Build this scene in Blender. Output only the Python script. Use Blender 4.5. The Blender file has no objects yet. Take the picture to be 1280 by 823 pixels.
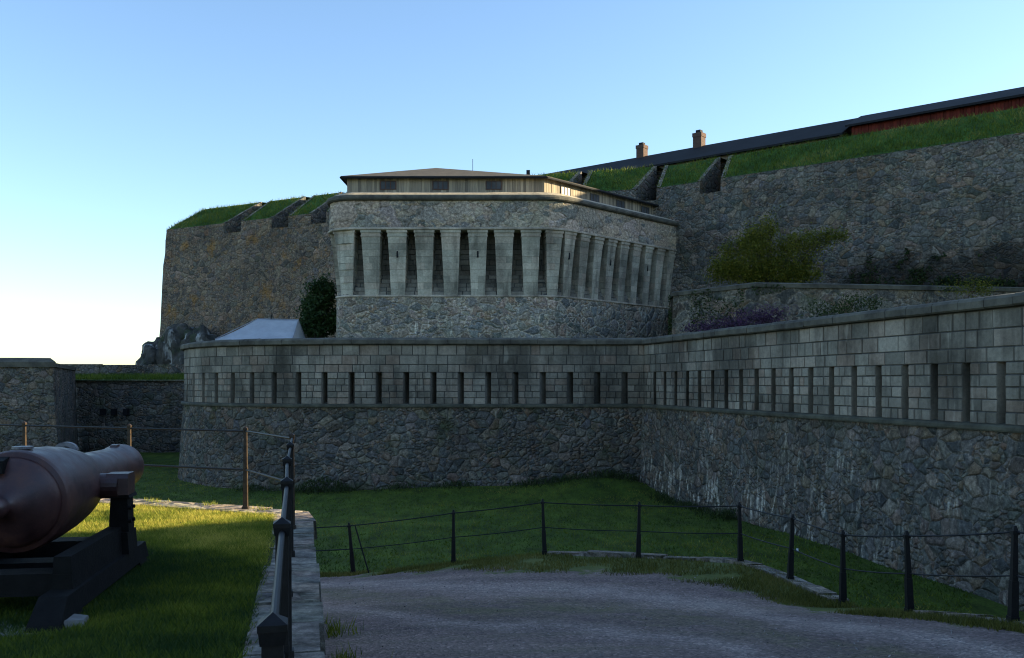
import bpy, math, random
import numpy as np
from mathutils import Vector, noise as mn
R = math.radians
rnd = random.Random(7)
rs = np.random.RandomState(7)
scn = bpy.context.scene
col = scn.collection

# ------------------------------------------------------------------ helpers
def tag(o, label=None, cat=None, group=None, kind=None):
    if label: o['label'] = label
    if cat: o['category'] = cat
    if group: o['group'] = group
    if kind: o['kind'] = kind
    return o

def empty(name, loc=(0, 0, 0), rz=0.0, parent=None):
    o = bpy.data.objects.new(name, None); col.objects.link(o)
    o.location = loc; o.rotation_euler = (0, 0, rz); o.empty_display_size = .2
    if parent: o.parent = parent
    return o

class MB:
    """collects faces of one mesh; world coordinates, uv in metres, a random tone per face group"""
    def __init__(s): s.v = []; s.f = []; s.uv = []; s.c = []
    def poly(s, pts, uvs=None, c=0.5):
        i = len(s.v); s.v += [tuple(p) for p in pts]; s.f.append(tuple(range(i, i + len(pts))))
        s.uv += list(uvs) if uvs is not None else autouv(pts)
        s.c.append(c)
    def box(s, x0, x1, y0, y1, z0, z1, c=.5, M=None):
        P = [Vector((x, y, z)) for z in (z0, z1) for y in (y0, y1) for x in (x0, x1)]
        if M is not None: P = [M @ p for p in P]
        for q in ((0, 2, 3, 1), (4, 5, 7, 6), (0, 1, 5, 4), (2, 6, 7, 3), (0, 4, 6, 2), (1, 3, 7, 5)):
            s.poly([P[k] for k in q], c=c)
    def hexa(s, lo, hi, c=.5):
        """lo, hi: four points each, counter-clockwise seen from above"""
        s.poly(lo[::-1], c=c); s.poly(hi, c=c)
        for k in range(4):
            j = (k + 1) % 4
            s.poly([lo[k], lo[j], hi[j], hi[k]], c=c)
    def tube(s, pts, r, n=8, c=.5, caps=True):
        pts = [Vector(p) for p in pts]
        rr = r if isinstance(r, (list, tuple)) else [r] * len(pts)
        rings = []
        for i, p in enumerate(pts):
            d = (pts[min(i + 1, len(pts) - 1)] - pts[max(i - 1, 0)]).normalized()
            a = d.cross(Vector((0, 0, 1)))
            if a.length < .05: a = d.cross(Vector((0, 1, 0)))
            a.normalize(); b = a.cross(d).normalized()
            rings.append([p + (a * math.cos(t) + b * math.sin(t)) * rr[i] for t in [2 * math.pi * k / n for k in range(n)]])
        for i in range(len(rings) - 1):
            for k in range(n):
                j = (k + 1) % n
                s.poly([rings[i][k], rings[i][j], rings[i + 1][j], rings[i + 1][k]], c=c)
        if caps:
            s.poly(rings[0][::-1], c=c); s.poly(rings[-1], c=c)
    def build(s, name, m, parent=None, smooth=False, weld=False, origin=None):
        me = bpy.data.meshes.new(name)
        v = s.v
        if origin is not None:
            ox = Vector(origin); v = [tuple(Vector(p) - ox) for p in v]
        me.from_pydata(v, [], s.f)
        ul = me.uv_layers.new(name='UVMap')
        ul.data.foreach_set('uv', np.array(s.uv, dtype=np.float32).ravel())
        ca = me.attributes.new('tone', 'FLOAT', 'FACE')
        ca.data.foreach_set('value', np.array(s.c, dtype=np.float32))
        me.materials.append(m)
        o = bpy.data.objects.new(name, me); col.objects.link(o)
        if origin is not None: o.location = origin
        if weld:
            import bmesh
            bm = bmesh.new(); bm.from_mesh(me); bmesh.ops.remove_doubles(bm, verts=bm.verts, dist=1e-4)
            bmesh.ops.recalc_face_normals(bm, faces=bm.faces)
            bm.to_mesh(me); bm.free()
        if smooth:
            for p in me.polygons: p.use_smooth = True
        if parent is not None:
            o.parent = parent
            if origin is None:
                o.location = -parent.location if parent.rotation_euler.z == 0 else o.location
        return o

def autouv(pts):
    p = [Vector(q) for q in pts]
    n = (p[1] - p[0]).cross(p[2] - p[0])
    if n.length < 1e-9 and len(p) > 3: n = (p[2] - p[0]).cross(p[3] - p[0])
    if n.length < 1e-9: return [(q.x, q.y) for q in p]
    n.normalize()
    if abs(n.z) > .8: return [(q.x, q.y) for q in p]
    a = Vector((-n.y, n.x, 0)).normalized()
    return [(q.dot(a), q.z) for q in p]

class Path:
    def __init__(s, pts):
        s.p = [Vector((a, b, 0)) for a, b in pts]
        n = len(s.p); seg = []
        for i in range(n - 1):
            d = (s.p[i + 1] - s.p[i]); seg.append(Vector((d.y, -d.x, 0)).normalized())
        s.m = []
        for i in range(n):
            a = seg[max(i - 1, 0)]; b = seg[min(i, n - 2)]
            s.m.append((a + b) / (1 + a.dot(b)))
        s.cum = [0.0]
        for i in range(n - 1): s.cum.append(s.cum[-1] + (s.p[i + 1] - s.p[i]).length)
        s.L = s.cum[-1]
    def at(s, t, off=0.0, z=0.0):
        i = 0
        n = len(s.p)
        while i < n - 2 and t > s.cum[i + 1]: i += 1
        k = (t - s.cum[i]) / (s.cum[i + 1] - s.cum[i])
        p = s.p[i].lerp(s.p[i + 1], k) if 0 <= k <= 1 else s.p[i] + (s.p[i + 1] - s.p[i]) * k
        m = s.m[i] + (s.m[i + 1] - s.m[i]) * max(0, min(1, k))
        return Vector((p.x + m.x * off, p.y + m.y * off, z))
    def samples(s, a, b, step):
        """between a and b every step, and at each vertex of the path"""
        n = max(1, int(math.ceil((b - a) / step)))
        ts = [a + (b - a) * i / n for i in range(n + 1)]
        for c in s.cum:
            if a + .02 < c < b - .02 and min(abs(c - t) for t in ts) > .02: ts.append(c)
        return sorted(ts)
    def near(s, x, y):
        best = None
        for i in range(len(s.p) - 1):
            d = s.p[i + 1] - s.p[i]; q = Vector((x, y, 0)) - s.p[i]
            k = max(0, min(1, q.dot(d) / d.length_squared))
            e = (s.p[i] + d * k - Vector((x, y, 0))).length
            if best is None or e < best[0]: best = (e, s.cum[i] + k * d.length)
        return best[1]

def rounded(pts, radii, n=7):
    out = []
    for i, (x, y) in enumerate(pts):
        r = radii[i]
        if r <= 0 or i == 0 or i == len(pts) - 1: out.append((x, y)); continue
        p = Vector((x, y)); a = (Vector(pts[i - 1]) - p).normalized(); b = (Vector(pts[i + 1]) - p).normalized()
        th = math.acos(max(-1, min(1, a.dot(b)))) / 2
        d = r / math.tan(th); c = p + (a + b).normalized() * (r / math.sin(th))
        s0 = p + a * d; s1 = p + b * d
        a0 = math.atan2(s0.y - c.y, s0.x - c.x); a1 = math.atan2(s1.y - c.y, s1.x - c.x)
        while a1 - a0 > math.pi: a1 -= 2 * math.pi
        while a1 - a0 < -math.pi: a1 += 2 * math.pi
        for k in range(n + 1):
            t = a0 + (a1 - a0) * k / n; out.append((c.x + r * math.cos(t), c.y + r * math.sin(t)))
    return out

def sweep(mb, path, ts, prof, rough=0.0, c=.5, caps=True, close=False):
    """prof: (off, z) from bottom to top; z may be a function of s"""
    rows = []
    vl = [0.0]
    zf = lambda q, t: q(t) if callable(q) else q
    for i in range(1, len(prof)):
        vl.append(vl[-1] + math.hypot(prof[i][0] - prof[i - 1][0], zf(prof[i][1], ts[0]) - zf(prof[i - 1][1], ts[0])))
    v0 = zf(prof[0][1], ts[0])
    for t in ts:
        row = []
        for (o, z) in prof:
            z = zf(z, t); p = path.at(t, 0, z)
            if rough: o = o + rough * mn.noise(Vector((p.x * .9, p.y * .9, z * 1.1))) + rough * .5 * mn.noise(Vector((p.x * 2.7, p.y * 2.7, z * 2.9)))
            row.append(path.at(t, o, z))
        rows.append(row)
    for i in range(len(ts) - 1):
        for j in range(len(prof) - 1):
            mb.poly([rows[i][j], rows[i + 1][j], rows[i + 1][j + 1], rows[i][j + 1]],
                    [(ts[i], v0 + vl[j]), (ts[i + 1], v0 + vl[j]), (ts[i + 1], v0 + vl[j + 1]), (ts[i], v0 + vl[j + 1])], c)
    if caps:
        mb.poly(rows[0][::-1], c=c); mb.poly(rows[-1], c=c)

def subdiv(a, b, step):
    n = max(1, int(round((b - a) / step)))
    return [a + (b - a) * i / n for i in range(n + 1)]

def blocks(mb, path, s0, s1, z0, z1, o0, o1, wmin, wmax, gap=.02, dep=.035, rg=rnd, n=None):
    """one course of dressed stones: raised faces with chamfered edges"""
    t = s0; ws = []
    while t < s1 - 1e-6:
        w = rg.uniform(wmin, wmax)
        if s1 - t - w < wmin * .6: w = s1 - t
        ws.append((t, t + w)); t += w
    for a, b in ws:
        tone = rg.random(); j = rg.uniform(-.012, .012)
        A, B = a + gap * .5, b - gap * .5; C, D = z0 + gap * .5, z1 - gap * .5
        f = lambda u, v, k: path.at(u, (o0 + (o1 - o0) * (v - z0) / (z1 - z0)) + k, v)
        e = .018
        outer = [f(A, C, -dep), f(B, C, -dep), f(B, D, -dep), f(A, D, -dep)]
        inner = [f(A + e, C + e, j), f(B - e, C + e, j), f(B - e, D - e, j), f(A + e, D - e, j)]
        uo = rg.uniform(0, 50)
        uv = lambda u, v: (u + uo, v)
        mb.poly(inner, [uv(A, C), uv(B, C), uv(B, D), uv(A, D)], tone)
        for k in range(4):
            q = (k + 1) % 4
            mb.poly([outer[k], outer[q], inner[q], inner[k]], [uv(A, C)] * 4, tone)

# ------------------------------------------------------------------ materials
def mat(name, rough=.9):
    m = bpy.data.materials.new(name); m.use_nodes = True
    nt = m.node_tree; b = nt.nodes['Principled BSDF']
    b.inputs['Roughness'].default_value = rough
    b.inputs['Specular IOR Level'].default_value = .25
    return m, nt, b
def N(nt, t, **kw):
    n = nt.nodes.new(t)
    for k, v in kw.items():
        if k in n.inputs.keys(): n.inputs[k].default_value = v
        else: setattr(n, k, v)
    return n
def ramp(nt, fac, stops, interp='LINEAR'):
    r = nt.nodes.new('ShaderNodeValToRGB'); r.color_ramp.interpolation = interp
    e = r.color_ramp.elements
    while len(e) < len(stops): e.new(.5)
    for i, (p, c) in enumerate(stops):
        e[i].position = p; e[i].color = (*c, 1) if len(c) == 3 else c
    nt.links.new(fac, r.inputs[0]); return r
def g(v): return (v, v, v)
def mix(nt, fac, a, b, mode='MIX'):
    m = nt.nodes.new('ShaderNodeMix'); m.data_type = 'RGBA'; m.blend_type = mode
    for sock, val in ((0, fac), (6, a), (7, b)):
        if hasattr(val, 'type') and hasattr(val, 'links'): nt.links.new(val, m.inputs[sock])
        elif sock == 0: m.inputs[0].default_value = val
        else: m.inputs[sock].default_value = (*val, 1)
    return m.outputs[2]
def math_(nt, op, a, b=0.0):
    m = nt.nodes.new('ShaderNodeMath'); m.operation = op
    for i, v in enumerate((a, b)):
        if hasattr(v, 'links'): nt.links.new(v, m.inputs[i])
        else: m.inputs[i].default_value = v
    return m.outputs[0]
def mapping(nt, src, scale=(1, 1, 1), loc=(0, 0, 0)):
    m = nt.nodes.new('ShaderNodeMapping'); nt.links.new(src, m.inputs[0])
    m.inputs['Scale'].default_value = scale; m.inputs['Location'].default_value = loc
    return m.outputs[0]
def noise(nt, vec, scale, detail=4, rough=.55, dist=0):
    n = N(nt, 'ShaderNodeTexNoise', Scale=scale, Detail=detail, Roughness=rough, Distortion=dist)
    nt.links.new(vec, n.inputs['Vector']); return n.outputs[0]
def bump(nt, b, h, strength=.6, dist=.05, prev=None):
    n = N(nt, 'ShaderNodeBump', Strength=strength, Distance=dist)
    nt.links.new(h, n.inputs['Height'])
    if prev: nt.links.new(prev, n.inputs['Normal'])
    nt.links.new(n.outputs[0], b.inputs['Normal']); return n.outputs[0]

def rubble(name, cell=.55, stones=None, mortar=(.17, .165, .155), mw=.06, mort_amt=.8, streak=.5, streak_lo=.6, lichen=None, lichen_lo=.6, moss=.3, dark=.5, seed=0, aspect=.75, bright=1.0, up=False, streak_u=None, stain_v=None):
    m, nt, b = mat(name)
    L = nt.links
    tc = N(nt, 'ShaderNodeTexCoord')
    uv = tc.outputs['UV']
    uvs = mapping(nt, uv, (1, 1, 1), (seed * 7.3, seed * 3.1, 0))
    dn = N(nt, 'ShaderNodeTexNoise', Scale=1.6, Detail=3); L.new(uvs, dn.inputs['Vector'])
    ad = N(nt, 'ShaderNodeVectorMath', operation='MULTIPLY_ADD'); L.new(dn.outputs['Color'], ad.inputs[0])
    ad.inputs[1].default_value = (.5 * cell + .12, .5 * cell + .12, 0); L.new(uvs, ad.inputs[2])
    vv = mapping(nt, ad.outputs[0], (aspect / cell, 1 / cell, 1))
    va = N(nt, 'ShaderNodeTexVoronoi', voronoi_dimensions='2D', feature='F1', Scale=1.0); L.new(vv, va.inputs['Vector'])
    ve = N(nt, 'ShaderNodeTexVoronoi', voronoi_dimensions='2D', feature='DISTANCE_TO_EDGE', Scale=1.0); L.new(vv, ve.inputs['Vector'])
    # a second, smaller set of stones packed between the first
    vv2 = mapping(nt, ad.outputs[0], (aspect * 2.1 / cell, 2.1 / cell, 1), (5.2, 1.7, 0))
    vb = N(nt, 'ShaderNodeTexVoronoi', voronoi_dimensions='2D', feature='F1', Scale=1.0); L.new(vv2, vb.inputs['Vector'])
    vf = N(nt, 'ShaderNodeTexVoronoi', voronoi_dimensions='2D', feature='DISTANCE_TO_EDGE', Scale=1.0); L.new(vv2, vf.inputs['Vector'])
    sel = ramp(nt, noise(nt, uvs, .9, 3), [(.5, g(0)), (.56, g(1))])
    cc = mix(nt, sel.outputs[0], va.outputs['Color'], vb.outputs['Color'])
    hf = N(nt, 'ShaderNodeMath', operation='MULTIPLY'); L.new(vf.outputs[0], hf.inputs[0]); hf.inputs[1].default_value = .55
    ed = mix(nt, sel.outputs[0], ve.outputs[0], hf.outputs[0])
    sp = N(nt, 'ShaderNodeSeparateColor'); L.new(cc, sp.inputs[0])
    stones = stones or [(.0, (.06, .068, .075)), (.25, (.12, .125, .13)), (.45, (.17, .165, .155)), (.6, (.10, .115, .13)), (.75, (.15, .12, .095)), (.9, (.21, .205, .195)), (1, (.07, .065, .06))]
    st = ramp(nt, sp.outputs[0], stones)
    fine = noise(nt, uvs, 9, 6, .7)
    hue = mix(nt, 1.0, cc, (1.75, 1.75, 1.75), 'MULTIPLY')
    stc = mix(nt, .06, st.outputs[0], hue, 'MULTIPLY')
    st2 = mix(nt, .75, stc, ramp(nt, fine, [(.25, g(.35)), (.75, g(1.35))]).outputs[0], 'MULTIPLY')
    # mortar: patchy, in places smeared over the stones
    mnz = noise(nt, uvs, 2.2, 5, .65)
    md = ramp(nt, mnz, [(.35, g(0.015)), (.7, g(mw * 2.2))])
    mk = N(nt, 'ShaderNodeMapRange'); mk.inputs[3].default_value = 1; mk.inputs[4].default_value = 0
    mk.inputs[1].default_value = 0
    L.new(ed, mk.inputs[0]); L.new(md.outputs[0], mk.inputs[2])
    mm = math_(nt, 'MULTIPLY', mk.outputs[0], mort_amt)
    mcol = mix(nt, .6, mortar, ramp(nt, noise(nt, uvs, 5, 4), [(.3, g(.45)), (.7, g(1.3))]).outputs[0], 'MULTIPLY')
    cx = mix(nt, mm, st2, mcol)
    # joints where the mortar has fallen out
    jd = ramp(nt, ed, [(.0, g(.34)), (.05, g(1))])
    jm = ramp(nt, noise(nt, uvs, 1.3, 3), [(.42, g(0)), (.56, g(1))])
    cx = mix(nt, jm.outputs[0], cx, mix(nt, 1.0, cx, jd.outputs[0], 'MULTIPLY'))
    fk = ramp(nt, noise(nt, mapping(nt, uvs, (1, 1.3, 1), (5, 61, 0)), 9.0, 5, .7), [(.6, g(0)), (.7, g(.55))])
    cx = mix(nt, fk.outputs[0], cx, (.3, .295, .28))
    # broad weathering
    w1 = ramp(nt, noise(nt, uvs, .28, 5, .6), [(.3, g(1 - .55 * dark)), (.68, g(1.22))])
    cx = mix(nt, 1.0, cx, w1.outputs[0], 'MULTIPLY')
    if moss > 0:
        mo = ramp(nt, noise(nt, mapping(nt, uvs, (1, 1, 1), (31, 7, 0)), .55, 6, .65), [(.54, g(0)), (.68, g(moss))])
        cx = mix(nt, mo.outputs[0], cx, (.045, .06, .025))
    if lichen:
        li = ramp(nt, noise(nt, mapping(nt, uvs, (1, .8, 1), (11, 17, 0)), .42, 5, .7), [(lichen_lo, g(0)), (lichen_lo + .12, g(.75))])
        cx = mix(nt, li.outputs[0], cx, lichen)
    # white lime runs
    sk = ramp(nt, noise(nt, mapping(nt, uvs, (3.6, .8, 1), (3, 9, 0)), 1.0, 7, .68, .35), [(streak_lo - .02, g(0)), (streak_lo + .1, g(1))])
    sm = ramp(nt, noise(nt, mapping(nt, uvs, (1, 1, 1), (53, 2, 0)), .5, 2), [(.5, g(0)), (.62, g(1))])
    sf = math_(nt, 'MULTIPLY', math_(nt, 'MULTIPLY', sk.outputs[0], sm.outputs[0]), streak)
    cx = mix(nt, sf, cx, (.42, .43, .42))
    if streak_u:
        sx_ = N(nt, 'ShaderNodeSeparateXYZ'); L.new(uv, sx_.inputs[0])
        mu = N(nt, 'ShaderNodeMapRange'); mu.inputs[1].default_value = streak_u[0]; mu.inputs[2].default_value = streak_u[1]; mu.inputs[3].default_value = 1; mu.inputs[4].default_value = 0; L.new(sx_.outputs[0], mu.inputs[0])
        mv = N(nt, 'ShaderNodeMapRange'); mv.inputs[1].default_value = -3.2; mv.inputs[2].default_value = -.9; mv.inputs[3].default_value = 1; mv.inputs[4].default_value = 0; L.new(sx_.outputs[1], mv.inputs[0])
        s2 = ramp(nt, noise(nt, mapping(nt, uvs, (3.1, .75, 1), (23, 19, 0)), 1.0, 6, .62, .3), [(.55, g(0)), (.62, g(.85))])
        k2 = math_(nt, 'MULTIPLY', math_(nt, 'MULTIPLY', mu.outputs[0], mv.outputs[0]), s2.outputs[0])
        cx = mix(nt, k2, cx, (.5, .51, .5))
    if stain_v:
        sy_ = N(nt, 'ShaderNodeSeparateXYZ'); L.new(uv, sy_.inputs[0])
        a1 = N(nt, 'ShaderNodeMapRange'); a1.inputs[1].default_value = stain_v[0]; a1.inputs[2].default_value = stain_v[1]; a1.inputs[3].default_value = 1; a1.inputs[4].default_value = 0; L.new(sy_.outputs[1], a1.inputs[0])
        a2 = N(nt, 'ShaderNodeMapRange'); a2.inputs[1].default_value = stain_v[2]; a2.inputs[2].default_value = stain_v[3]; L.new(sy_.outputs[0], a2.inputs[0])
        a3 = ramp(nt, math_(nt, 'ADD', math_(nt, 'MULTIPLY', a1.outputs[0], a2.outputs[0]), math_(nt, 'MULTIPLY', math_(nt, 'SUBTRACT', noise(nt, uvs, .9, 7, .7), .5), 1.6)), [(.35, g(1)), (.75, g(.33))])
        cx = mix(nt, 1.0, cx, a3.outputs[0], 'MULTIPLY')
    # dark wet runs
    dk = ramp(nt, noise(nt, mapping(nt, uvs, (2.1, .16, 1), (91, 9, 0)), 1.0, 4, .6), [(.56, g(1)), (.72, g(.5))])
    cx = mix(nt, .8, cx, dk.outputs[0], 'MULTIPLY')
    bl = ramp(nt, noise(nt, mapping(nt, uvs, (1, 1, 1), (71, 3, 0)), 5.5, 7, .8), [(.34, g(.3)), (.5, g(.95)), (.66, g(1.9))])
    cx = mix(nt, .9, cx, bl.outputs[0], 'MULTIPLY')
    cx = mix(nt, 1.0, cx, (1.12 * bright, 1.0 * bright, .85 * bright), 'MULTIPLY')
    L.new(cx, b.inputs['Base Color'])
    hh = ramp(nt, ed, [(0, g(0)), (.16, g(.8)), (.4, g(1))])
    h = mix(nt, .35, hh.outputs[0], fine)
    bump(nt, b, h, 1.0, .14)
    return m

def ashlar(name, lo=(.165, .165, .155), hi=(.265, .26, .245), warm=(.225, .19, .17), stain=.6, moss=.35, streak=.25):
    m, nt, b = mat(name); L = nt.links
    tc = N(nt, 'ShaderNodeTexCoord'); uv = tc.outputs['UV']; ob = tc.outputs['Object']
    at = N(nt, 'ShaderNodeAttribute', attribute_name='tone')
    c1 = ramp(nt, at.outputs['Fac'], [(0, lo), (.35, tuple((a + c) / 2 for a, c in zip(lo, hi))), (.55, warm), (.75, hi), (.92, tuple(a * .8 for a in lo)), (1, hi)])
    f1 = ramp(nt, noise(nt, uv, 7, 6, .7), [(.28, g(.6)), (.75, g(1.25))])
    cx = mix(nt, .8, c1.outputs[0], f1.outputs[0], 'MULTIPLY')
    sp = ramp(nt, noise(nt, uv, 60, 3, .7), [(.3, g(.75)), (.7, g(1.2))])
    cx = mix(nt, .6, cx, sp.outputs[0], 'MULTIPLY')
    w = ramp(nt, noise(nt, mapping(nt, ob, (.5, .5, .32)), 1, 5, .62), [(.35, g(1 - stain)), (.62, g(1.15))])
    cx = mix(nt, 1.0, cx, w.outputs[0], 'MULTIPLY')
    dr = ramp(nt, noise(nt, mapping(nt, ob, (2.3, 2.3, .22), (4, 4, 4)), 1, 4, .6), [(.5, g(1)), (.68, g(.5))])
    cx = mix(nt, .8, cx, dr.outputs[0], 'MULTIPLY')
    mo = ramp(nt, noise(nt, mapping(nt, ob, (1, 1, 1), (31, 7, 0)), .8, 6, .65), [(.57, g(0)), (.7, g(moss))])
    cx = mix(nt, mo.outputs[0], cx, (.05, .042, .025))
    sk = ramp(nt, noise(nt, mapping(nt, ob, (3.3, 3.3, .5), (9, 1, 3)), 1, 3, .5), [(.66, g(0)), (.72, g(streak))])
    cx = mix(nt, sk.outputs[0], cx, (.4, .4, .38))
    cx = mix(nt, 1.0, cx, (1.09, 1.0, .86), 'MULTIPLY')
    L.new(cx, b.inputs['Base Color'])
    bump(nt, b, noise(nt, uv, 18, 6, .7), .55, .02)
    return m

def simple(name, c, rough=.8, nscale=6, amt=.5, metal=0, bmp=.3, bd=.01, spec=.3, c2=None, obj=True):
    m, nt, b = mat(name, rough); tc = N(nt, 'ShaderNodeTexCoord'); v = tc.outputs['Object' if obj else 'UV']
    n = noise(nt, v, nscale, 6, .65)
    r = ramp(nt, n, [(.3, tuple(x * (1 - amt) for x in c)), (.7, c2 if c2 else tuple(min(1, x * (1 + amt)) for x in c))])
    nt.links.new(r.outputs[0], b.inputs['Base Color']); b.inputs['Metallic'].default_value = metal
    b.inputs['Specular IOR Level'].default_value = spec
    if bmp: bump(nt, b, noise(nt, v, nscale * 4, 5, .7), bmp, bd)
    return m

M = {}
M['rub_low'] = rubble('rubble_low', .37, mort_amt=.45, moss=.75, dark=.75, streak=.55, streak_lo=.62, seed=1, mw=.07, bright=.95)
M['rub_low_r'] = rubble('rubble_low_right', .36, mort_amt=.6, moss=.45, dark=.5, streak=.95, streak_lo=.56, seed=2, mw=.08, bright=.85, streak_u=(62.0, 72.0))
M['rub_tower'] = rubble('rubble_tower', .62, mort_amt=.9, mortar=(.26, .245, .22), moss=.15, dark=.35, streak=.9, streak_lo=.58, seed=3, mw=.1, bright=1.7)
M['par_tower'] = rubble('parapet_tower', 1.25, mort_amt=.55, mortar=(.24, .21, .18), moss=.1, dark=.45, streak=.35, seed=4, mw=.05, bright=1.8, aspect=.6,
                        stones=[(0, (.09, .1, .11)), (.3, (.17, .165, .155)), (.55, (.2, .17, .145)), (.8, (.23, .22, .2)), (1, (.13, .135, .14))])
M['rub_big'] = rubble('rubble_big', .44, mort_amt=.55, moss=.35, dark=.55, streak=.6, streak_lo=.63, seed=5, mw=.09, bright=1.05, stain_v=(8.2, 11.5, 99.0, 103.0))
M['rub_left'] = rubble('rubble_left', .46, mort_amt=.5, mortar=(.2, .17, .14), moss=.2, dark=.45, streak=.4, streak_lo=.64, seed=6, mw=.09, bright=1.15, lichen=(.24, .13, .03), lichen_lo=.56,
                       stones=[(.0, (.07, .065, .065)), (.25, (.14, .125, .115)), (.45, (.2, .165, .13)), (.6, (.11, .11, .115)), (.75, (.17, .12, .08)), (.9, (.22, .19, .16)), (1, (.08, .07, .06))])
M['rub_dark'] = rubble('rubble_dark', .6, mort_amt=.25, moss=.8, dark=.6, streak=.1, seed=15, bright=.8)
M['rub_terr'] = rubble('rubble_terrace', .8, mort_amt=1, mortar=(.25, .24, .22), moss=.55, dark=.5, streak=.3, seed=7, mw=.1, bright=.95)
M['rub_far'] = rubble('rubble_far', .42, mort_amt=.45, moss=.7, dark=.6, streak=.3, seed=8, mw=.07, bright=.95)
M['rub_ret'] = rubble('rubble_retaining', .3, mort_amt=.6, moss=.4, dark=.4, streak=.1, seed=9, bright=1.1)
M['ash'] = ashlar('ashlar_low')
M['ash_tower'] = ashlar('ashlar_tower', lo=(.34, .35, .33), hi=(.5, .5, .47), warm=(.43, .39, .36), stain=.5, moss=.2, streak=.35)
M['ash_shade'] = ashlar('recess_shade_stone', lo=(.15, .155, .15), hi=(.26, .26, .25), warm=(.2, .185, .17), stain=.4, moss=.2, streak=.05)  # darker copy of the tower ashlar, recess shade put into its colour
M['joint'] = simple('joint_mortar', (.045, .045, .043), nscale=3, amt=.5)
M['joint_t'] = simple('joint_mortar_pale', (.1, .095, .085), nscale=3, amt=.4)
M['cope'] = simple('coping_stone', (.066, .06, .052), nscale=1.4, amt=.55, bmp=.6, bd=.03, c2=(.13, .122, .095))
M['string'] = simple('string_course', (.055, .055, .042), nscale=1.6, amt=.6, bmp=.6, bd=.03, c2=(.1, .098, .07))
M['iron'] = simple('black_iron', (.008, .008, .009), rough=.48, nscale=40, amt=.4, bmp=.25, bd=.002, spec=.22)
M['iron_rusty'] = simple('weathered_iron', (.016, .011, .009), rough=.45, nscale=25, amt=.5, bmp=.3, bd=.002, c2=(.06, .038, .022))
M['roofb'] = simple('dark_roofing', (.009, .0095, .012), rough=.85, nscale=.5, amt=.5, bmp=.3, bd=.03)
M['rooft'] = simple('brown_roofing', (.075, .062, .048), rough=.85, nscale=2, amt=.35, bmp=.3, bd=.02)
M['pane'] = simple('window_glass', (.07, .075, .085), rough=.3, nscale=.8, amt=.4, bmp=0, spec=.1)
M['frame'] = simple('window_frame', (.09, .05, .04), nscale=5, amt=.3)
M['frame_w'] = simple('pale_frame', (.09, .08, .068), nscale=5, amt=.3)
M['tent'] = simple('tent_canvas', (.36, .38, .42), rough=.7, nscale=1.2, amt=.15, bmp=.3, bd=.08)
M['timber'] = simple('tarred_timber', (.006, .006, .006), rough=.75, nscale=9, amt=.5, bmp=.5, bd=.01, spec=.15)
M['slab'] = simple('concrete_slab', (.2, .2, .19), nscale=7, amt=.35, bmp=.5, bd=.01)

def brick_mat(name, c):
    m, nt, b = mat(name); tc = N(nt, 'ShaderNodeTexCoord')
    br = N(nt, 'ShaderNodeTexBrick', Scale=1.0); br.inputs['Brick Width'].default_value = .25; br.inputs['Row Height'].default_value = .08
    br.inputs['Mortar Size'].default_value = .008
    br.inputs['Color1'].default_value = (*c, 1); br.inputs['Color2'].default_value = (c[0] * .7, c[1] * .65, c[2] * .65, 1); br.inputs['Mortar'].default_value = (.07, .06, .055, 1)
    nt.links.new(tc.outputs['UV'], br.inputs['Vector']); nt.links.new(br.outputs[0], b.inputs['Base Color']); return m
M['brick'] = brick_mat('chimney_brick', (.11, .065, .05))

def boards(name, lo, hi):
    m, nt, b = mat(name); tc = N(nt, 'ShaderNodeTexCoord'); at = N(nt, 'ShaderNodeAttribute', attribute_name='tone')
    r = ramp(nt, at.outputs['Fac'], [(0, lo), (.6, tuple((a + c) / 2 for a, c in zip(lo, hi))), (1, hi)])
    gr = ramp(nt, noise(nt, mapping(nt, tc.outputs['Object'], (14, 14, .8)), 1, 5, .7), [(.3, g(.6)), (.7, g(1.2))])
    nt.links.new(mix(nt, .8, r.outputs[0], gr.outputs[0], 'MULTIPLY'), b.inputs['Base Color']); return m
M['boards'] = boards('weathered_boards', (.17, .145, .115), (.4, .33, .24))
M['redboards'] = boards('red_boards', (.085, .014, .01), (.15, .026, .018))

def gun_mat():
    m, nt, b = mat('painted_gun_iron', .42); tc = N(nt, 'ShaderNodeTexCoord'); v = tc.outputs['Object']
    r = ramp(nt, noise(nt, v, 4.5, 8, .75), [(.3, (.02, .0095, .011)), (.48, (.048, .02, .02)), (.62, (.075, .03, .023)), (.78, (.13, .05, .027))])
    sp = ramp(nt, noise(nt, v, 45, 3, .7), [(.62, g(0)), (.75, g(.5))])
    nt.links.new(mix(nt, sp.outputs[0], r.outputs[0], (.13, .08, .06)), b.inputs['Base Color'])
    rr = ramp(nt, noise(nt, v, 9, 4), [(.3, g(.34)), (.7, g(.56))]); nt.links.new(rr.outputs[0], b.inputs['Roughness'])
    b.inputs['Specular IOR Level'].default_value = .55
    bump(nt, b, noise(nt, v, 70, 4, .7), .3, .004); return m
M['gun'] = gun_mat()

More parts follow.
